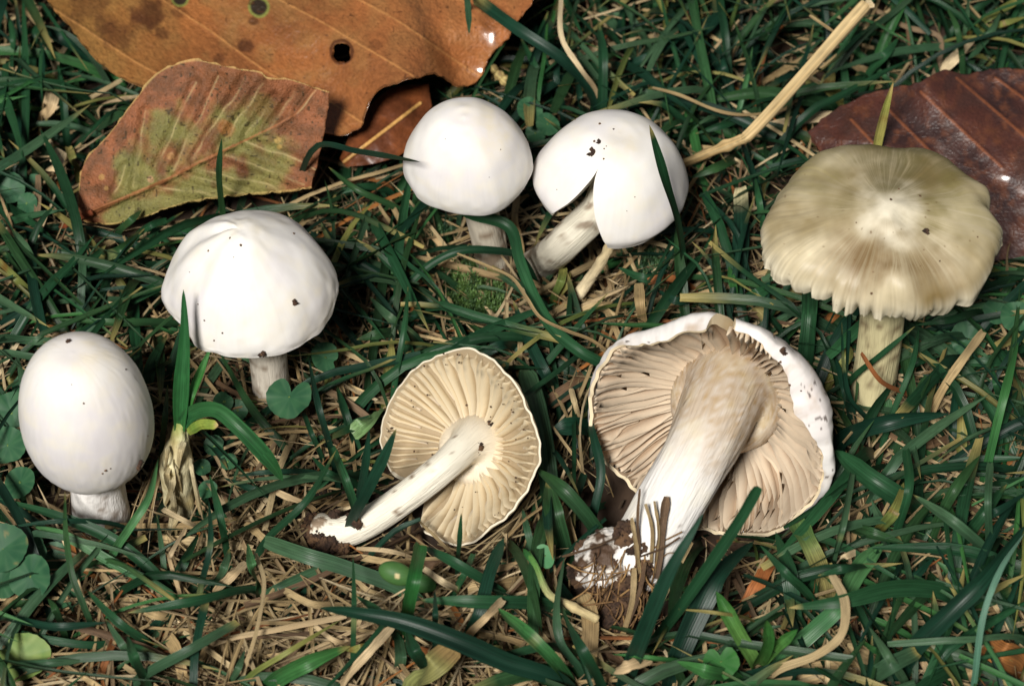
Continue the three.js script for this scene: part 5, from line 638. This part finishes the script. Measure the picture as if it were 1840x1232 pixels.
plantOf('round_leaf_plant', 'small upright oval leaf beside the cone cap', 'plant', [590, 690, 0], [[584, 643, 1.4, 0.25, { notch: 0.4, a: -0.6, asp: 1.2 }]]);
plantOf('round_leaf_plant', 'little dark round leaves behind the round white cap', 'plant', [975, 240, 0], [[951, 198, 1.4, 0.26], [984, 224, 1.3, 0.24], [962, 240, 1.0, 0.2]]);
plantOf('round_leaf_plant', 'little round leaves under the olive frayed cap rim', 'plant', [1790, 600, 0], [[1790, 560, 1.3, 0.24], [1826, 568, 1.4, 0.3], [1740, 610, 1.0, 0.34], [1700, 620, 0.9, 0.3], [1650, 720, 0.8, 0.18]]);
plantOf('round_leaf_plant', 'small round leaves under the drooping shoot leaf', 'plant', [400, 860, 0], [[362, 840, 1.1, 0.16], [384, 800, 1.0, 0.18], [410, 830, 1.0, 0.16], [372, 880, 0.9, 0.18]]);
plantOf('round_leaf_plant', 'small pale leaf beside the soiled mushroom foot', 'plant', [980, 1040, 0], [[979, 1000, 1.4, 0.16, { asp: 1.4, c0: lin(70, 120, 80), c1: lin(96, 146, 100) }], [975, 1065, 1.0, 0.14]]);
plantOf('torn_leaf', 'torn yellow green leaf lying low in the grass', 'leaf', [40, 1215, 0], [[34, 1180, 1.0, 0.5, { notch: 0.5, a: 2.2, c0: lin(96, 124, 62), c1: lin(130, 146, 80), asp: 0.8 }]]);
plantOf('bright_seedling', 'bright green seedling with a toothed leaf below the large gilled mushroom', 'seedling', [1310, 1215, 0], [[1296, 1190, 1.5, 0.3, { notch: 0.6, a: 1.2, c0: lin(38, 88, 38), c1: lin(56, 106, 48) }], [1275, 1200, 1.2, 0.2, { c0: lin(38, 88, 38), c1: lin(56, 106, 48) }]]);
{ const base = G(1362, 1200, 0), t = thing('bright_seedling', 'pale green splayed seedling beside the bent straw curl', 'seedling', base); for (const [xyh, w] of [[[1287, 1062, 2.2, 1322, 1128, 1.8, 1362, 1196, 0.9], 0.24], [[1378, 1114, 2.6, 1382, 1152, 2.1, 1364, 1196, 0.9], 0.2], [[1434, 1130, 2.0, 1400, 1160, 1.7, 1366, 1196, 0.9], 0.18]]) { const r = new Buf(), P = []; for (let i = 0; i < xyh.length; i += 3) P.push(G(xyh[i], xyh[i + 1], xyh[i + 2])); P.push(base); ribbon(r, P, w, { n: 20, cols: [lin(54, 104, 48), lin(92, 130, 66)], face: AX_N, fold: 0.6, tip: 5 }); meshOf('leaf_blade', r.geo(), M.grass, t, base); } }
{ // green bud
  const base = G(725, 1055, 0), t = thing('green_bud', 'glossy green bud with a pale scar lying in the straw', 'bud', base);
  for (const [x, y, h, a, b2, c] of [[712, 1030, 1.3, 0.3, 0.2, lin(64, 100, 52)], [752, 1046, 1.1, 0.3, 0.17, lin(46, 82, 42)]]) { const b = new Buf(), c0 = G(x, y, h); blob(b, 48, 32, (p) => { const q = c0.clone().addScaledVector(AX_R, p.x * a + 0.0).addScaledVector(AX_U, p.y * b2 - p.x * 0.06).addScaledVector(AX_N, p.z * 0.14), d = Math.hypot(p.x * a - 0.02, p.y * b2 + 0.03); return [q, mix(lin(190, 176, 130), mul(c, 1 + 0.12 * noise(p.x * 5, p.y * 9, p.z)), x < 730 ? sst(0.035, 0.06, d) : 1)]; }); meshOf('bud_scale', b.geo(), M.round, t, base); }
  const s = new Buf(); sweep(s, [G(725, 1040, 1.1), G(728, 1050, 0.5), base], () => 0.06, 8, 8, () => lin(110, 130, 70)); meshOf('stalk', s.geo(), M.round, t, base);
}
{ const base = G(1072, 1115, 0.4), b = new Buf(), t = thing('runner', 'curved stem turning from green to tan beside the soiled foot', 'stem', base); sweep(b, [G(948, 992, 1.7), G(963, 1016, 1.6), G(987, 1067, 1.4), G(1031, 1091, 1.2), G(1074, 1113, 1.0)], (s, f) => 0.045 + 0.035 * s + 0.01 * noise(f * 2, s * 12, 2) + 0.02 * Math.exp(-(((s - 0.75) / 0.03) ** 2)), 40, 12, (s, f) => mul(mix(lin(84, 136, 58), lin(212, 192, 142), sst(0.2, 0.75, s)), 1 + 0.15 * noise(f * 4, s * 14, 2))); meshOf('stem', b.geo(), M.stem, t, base); const r = new Buf(); ribbon(r, [G(940, 985, 1.9), G(950, 1000, 1.7), G(962, 1014, 1.6)], 0.1, { cols: PAL.l[0], n: 6, face: AX_N }); meshOf('leaf_blade', r.geo(), M.grass, t, base); }
B('o', 44, [1772, 1158, 1802, 1176, 1836, 1196], { lv: 1.2, label: 'glossy brown leaf scrap at the straw edge', tip: 9 });
B('p', 26, [98, 150, 90, 185, 80, 215], { lv: 1.1, label: 'pale papery husk above the clover', irr: 0.3 }); B('p', 22, [110, 270, 98, 295, 84, 306], { lv: 1.2, label: 'folded pale husk beside the mottled leaf edge' }); B('y', 14, [122, 262, 130, 285, 138, 305], { lv: 1.0 }); B('p', 14, [75, 240, 90, 262, 104, 280], { lv: 0.9 });

// ───────────────────────── moss ─────────────────────────
function moss(name, label, spots, c0, c1) {
  const b = new Buf();
  for (const [x, y, rx, n, h] of spots) for (let i = 0; i < n; i++) {
    const a = rr(0, 6.28), q = Math.sqrt(rnd()), p = G(x + Math.cos(a) * q * rx, y + Math.sin(a) * q * rx * 0.6, h * (1 - q * q * 0.6)); const ax = V3(rr(-0.8, 0.8), 1, rr(-0.4, 0.9)).normalize(), L = rr(0.2, 0.5), cc = mix(c0, c1, rnd());
    for (let k = 0; k < 16; k++) { const s = k / 16, f = k * 2.4, d = V3(Math.cos(f), 0.35, Math.sin(f)).addScaledVector(ax, 0.5).normalize(), o = p.clone().addScaledVector(ax, L * (s - 0.5)), l = 0.17 * (1.1 - 0.7 * s), sd = V3().crossVectors(d, UP).normalize().multiplyScalar(0.013), i0 = b.n; b.v(o.clone().add(sd), cc); b.v(o.clone().sub(sd), cc); b.v(o.clone().addScaledVector(d, l), mul(cc, 1.15)); b.tri(i0, i0 + 1, i0 + 2); }
  }
  const m = meshOf(name, b.geo(), M.moss, scene); m.userData.kind = 'stuff'; return tag(m, label, 'moss');
}
moss('moss', 'bright yellow green moss cushion below the round white mushroom', [[840, 500, 50, 46, 0.8], [868, 528, 48, 40, 0.7], [885, 545, 34, 40, 0.5], [815, 540, 34, 36, 0.5], [850, 560, 30, 30, 0.4], [825, 490, 40, 40, 0.6]], lin(40, 70, 28), lin(76, 106, 42));
moss('moss', 'dark green feathery moss between the mushrooms', [[690, 470, 75, 200, 0.6], [650, 500, 50, 90, 0.5], [1190, 480, 70, 160, 0.6], [1150, 450, 50, 60, 0.5], [770, 420, 50, 60, 0.5], [720, 600, 40, 50, 0.4], [1290, 520, 40, 50, 0.5], [880, 1150, 40, 40, 0.5]], lin(26, 58, 30), lin(48, 84, 40));
clear([[1030, 500], [1100, 430], [1110, 450], [1070, 510], [1045, 545], [1025, 540]], G(1060, 500, 1.0), 0.3);
clear([[800, 480], [850, 470], [905, 500], [905, 555], [840, 565], [800, 530]], G(850, 520, 0.9), 0.3);

// ───────────────────────── the mass of grass, straw and litter ─────────────────────────
function strawShare(px, py) { // how much dead straw lies between the blades
  let k = 0.66; k += 0.26 * sst(860, 960, py) * sst(120, 300, px) * sst(1080, 900, px); k += 0.12 * sst(540, 620, py) * sst(1000, 700, px); k += 0.1 * sst(1040, 1140, py); k -= 0.12 * sst(420, 200, py); k += 0.3 * Math.exp(-(((px - 950) / 120) ** 2 + ((py - 500) / 60) ** 2)); k += 0.2 * Math.exp(-(((px - 1100) / 160) ** 2 + ((py - 560) / 90) ** 2)); k += 0.2 * Math.exp(-(((px - 1700) / 120) ** 2 + ((py - 720) / 70) ** 2));
  return clamp(k + 0.22 * noise(px / 120, py / 120, 9), 0.2, 0.96);
}
function randomBlade(green, x, z, far) {
  const L = green ? rr(2.2, 5.6) : rr(1.0, 4.6), az = rr(0, 6.283), el0 = green ? rr(0.35, 1.25) : rr(-0.05, 0.35), bend = green ? rr(0.5, 1.9) : rr(-0.2, 0.5), curl = rr(-0.55, 0.55), n = 5, P = [];
  let p = V3(x, soilH(x, z) + (green ? -0.1 : rr(0.0, 0.75)), z), e = el0, a = az; P.push(p.clone());
  for (let i = 0; i < n; i++) { p = p.clone().add(V3(Math.cos(a) * Math.cos(e), Math.sin(e), Math.sin(a) * Math.cos(e)).multiplyScalar(L / n)); e -= bend / n; a += curl / n; p.y = clamp(p.y, soilH(p.x, p.z) + 0.03, green ? 1.5 : 0.95); P.push(p); }
  if (!far) for (const q of P) if (blocked(q)) return null; if (!far) for (let i = 1; i < P.length; i++) if (blocked(P[i].clone().lerp(P[i - 1], 0.5))) return null;
  return P.reverse();
}
{
  const gb = new Buf(), db = new Buf(), lb = new Buf(), RX = 15, Z0 = -15.5, Z1 = 11;
  for (let i = 0; i < 25000; i++) {
    const x = rr(-RX, RX), z = rr(Z0, Z1), [px, py] = proj(V3(x, 0, z)), green = rnd() > strawShare(px, py);
    if (rnd() < 0.42 * sst(640, 480, py) + 0.2 * sst(1250, 1450, px) * sst(480, 640, py)) continue; if (!green && rnd() < 0.5 * sst(560, 420, py) + 0.3 * sst(1300, 1450, px)) continue; const P = randomBlade(green, x, z); if (!P) continue;
    const wide = px > 1000 && py > 780 ? 1.3 : 1;
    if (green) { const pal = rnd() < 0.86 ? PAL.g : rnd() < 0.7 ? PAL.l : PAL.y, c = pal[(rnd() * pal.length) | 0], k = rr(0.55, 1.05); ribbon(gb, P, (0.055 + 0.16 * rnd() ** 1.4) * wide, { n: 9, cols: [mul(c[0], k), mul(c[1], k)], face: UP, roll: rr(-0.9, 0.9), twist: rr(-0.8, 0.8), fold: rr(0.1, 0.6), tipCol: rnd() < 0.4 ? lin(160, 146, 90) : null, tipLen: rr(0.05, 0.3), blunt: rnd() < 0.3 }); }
    else { const q = rnd(), pal = q < 0.6 ? PAL.d : q < 0.84 ? PAL.p : q < 0.88 ? PAL.o : PAL.b, c = pal[(rnd() * pal.length) | 0], k = rr(0.6, 1.2); ribbon(db, P, rr(0.018, 0.07) * (rnd() < 0.12 ? 2.2 : 1), { n: 6, cols: [mul(c[0], k), mul(c[1], k)], face: UP, roll: rr(-1, 1), twist: rr(-1.5, 1.5), fold: rr(-0.6, 0.6), blunt: rnd() < 0.7, irr: 0.2 }); }
  }
  for (let i = 0; i < 12000; i++) { // chopped brown litter on the soil
    const x = rr(-RX, RX), z = rr(Z0, Z1), y = soilH(x, z) + rr(0, 0.18), a = rr(0, 6.283), L = rr(0.06, 0.4), p = V3(x, y, z), q = p.clone().add(V3(Math.cos(a) * L, rr(-0.04, 0.14), Math.sin(a) * L)); if (blocked(q) || blocked(p)) continue; { const [qx, qy] = proj(p); if (rnd() < 0.6 * sst(560, 420, qy) + 0.3 * sst(1300, 1450, qx)) continue; }
    const c = rnd() < 0.55 ? PAL.b : rnd() < 0.85 ? PAL.d : PAL.o, k = rr(0.22, 0.65), cc = c[(rnd() * c.length) | 0]; ribbon(lb, [p, p.clone().lerp(q, 0.5).add(V3(0, rr(-0.02, 0.05), 0)), q], rr(0.02, 0.09), { n: 3, cols: [mul(cc[0], k), mul(cc[1], k)], face: UP, roll: rr(-1, 1), blunt: true, irr: 0.3 });
  }
  for (let i = 0; i < 5000; i++) { // thinner turf around the place
    const x = rr(-34, 34), z = rr(-44, 24); if (Math.abs(x) < RX && z > Z0 && z < Z1) continue; const green = rnd() < 0.65, P = randomBlade(green, x, z, true), pal = green ? PAL.g : PAL.d, c = pal[(rnd() * pal.length) | 0]; ribbon(green ? gb : db, P, rr(0.12, 0.3), { n: 5, cols: c, face: UP, roll: rr(-0.9, 0.9) });
  }
  const g = meshOf('grass', gb.geo(), M.grass, scene); g.userData.kind = 'stuff'; tag(g, 'dense low lawn grass around and behind the mushrooms', 'grass');
  const d = meshOf('dry_grass', db.geo(), M.dry, scene); d.userData.kind = 'stuff'; tag(d, 'tangled tan thatch of dead grass between the blades', 'dry grass');
  const l = meshOf('litter', lb.geo(), M.dry, scene); l.userData.kind = 'stuff'; tag(l, 'chopped brown plant litter on the soil', 'litter');
}
renderer.render(scene, camera);
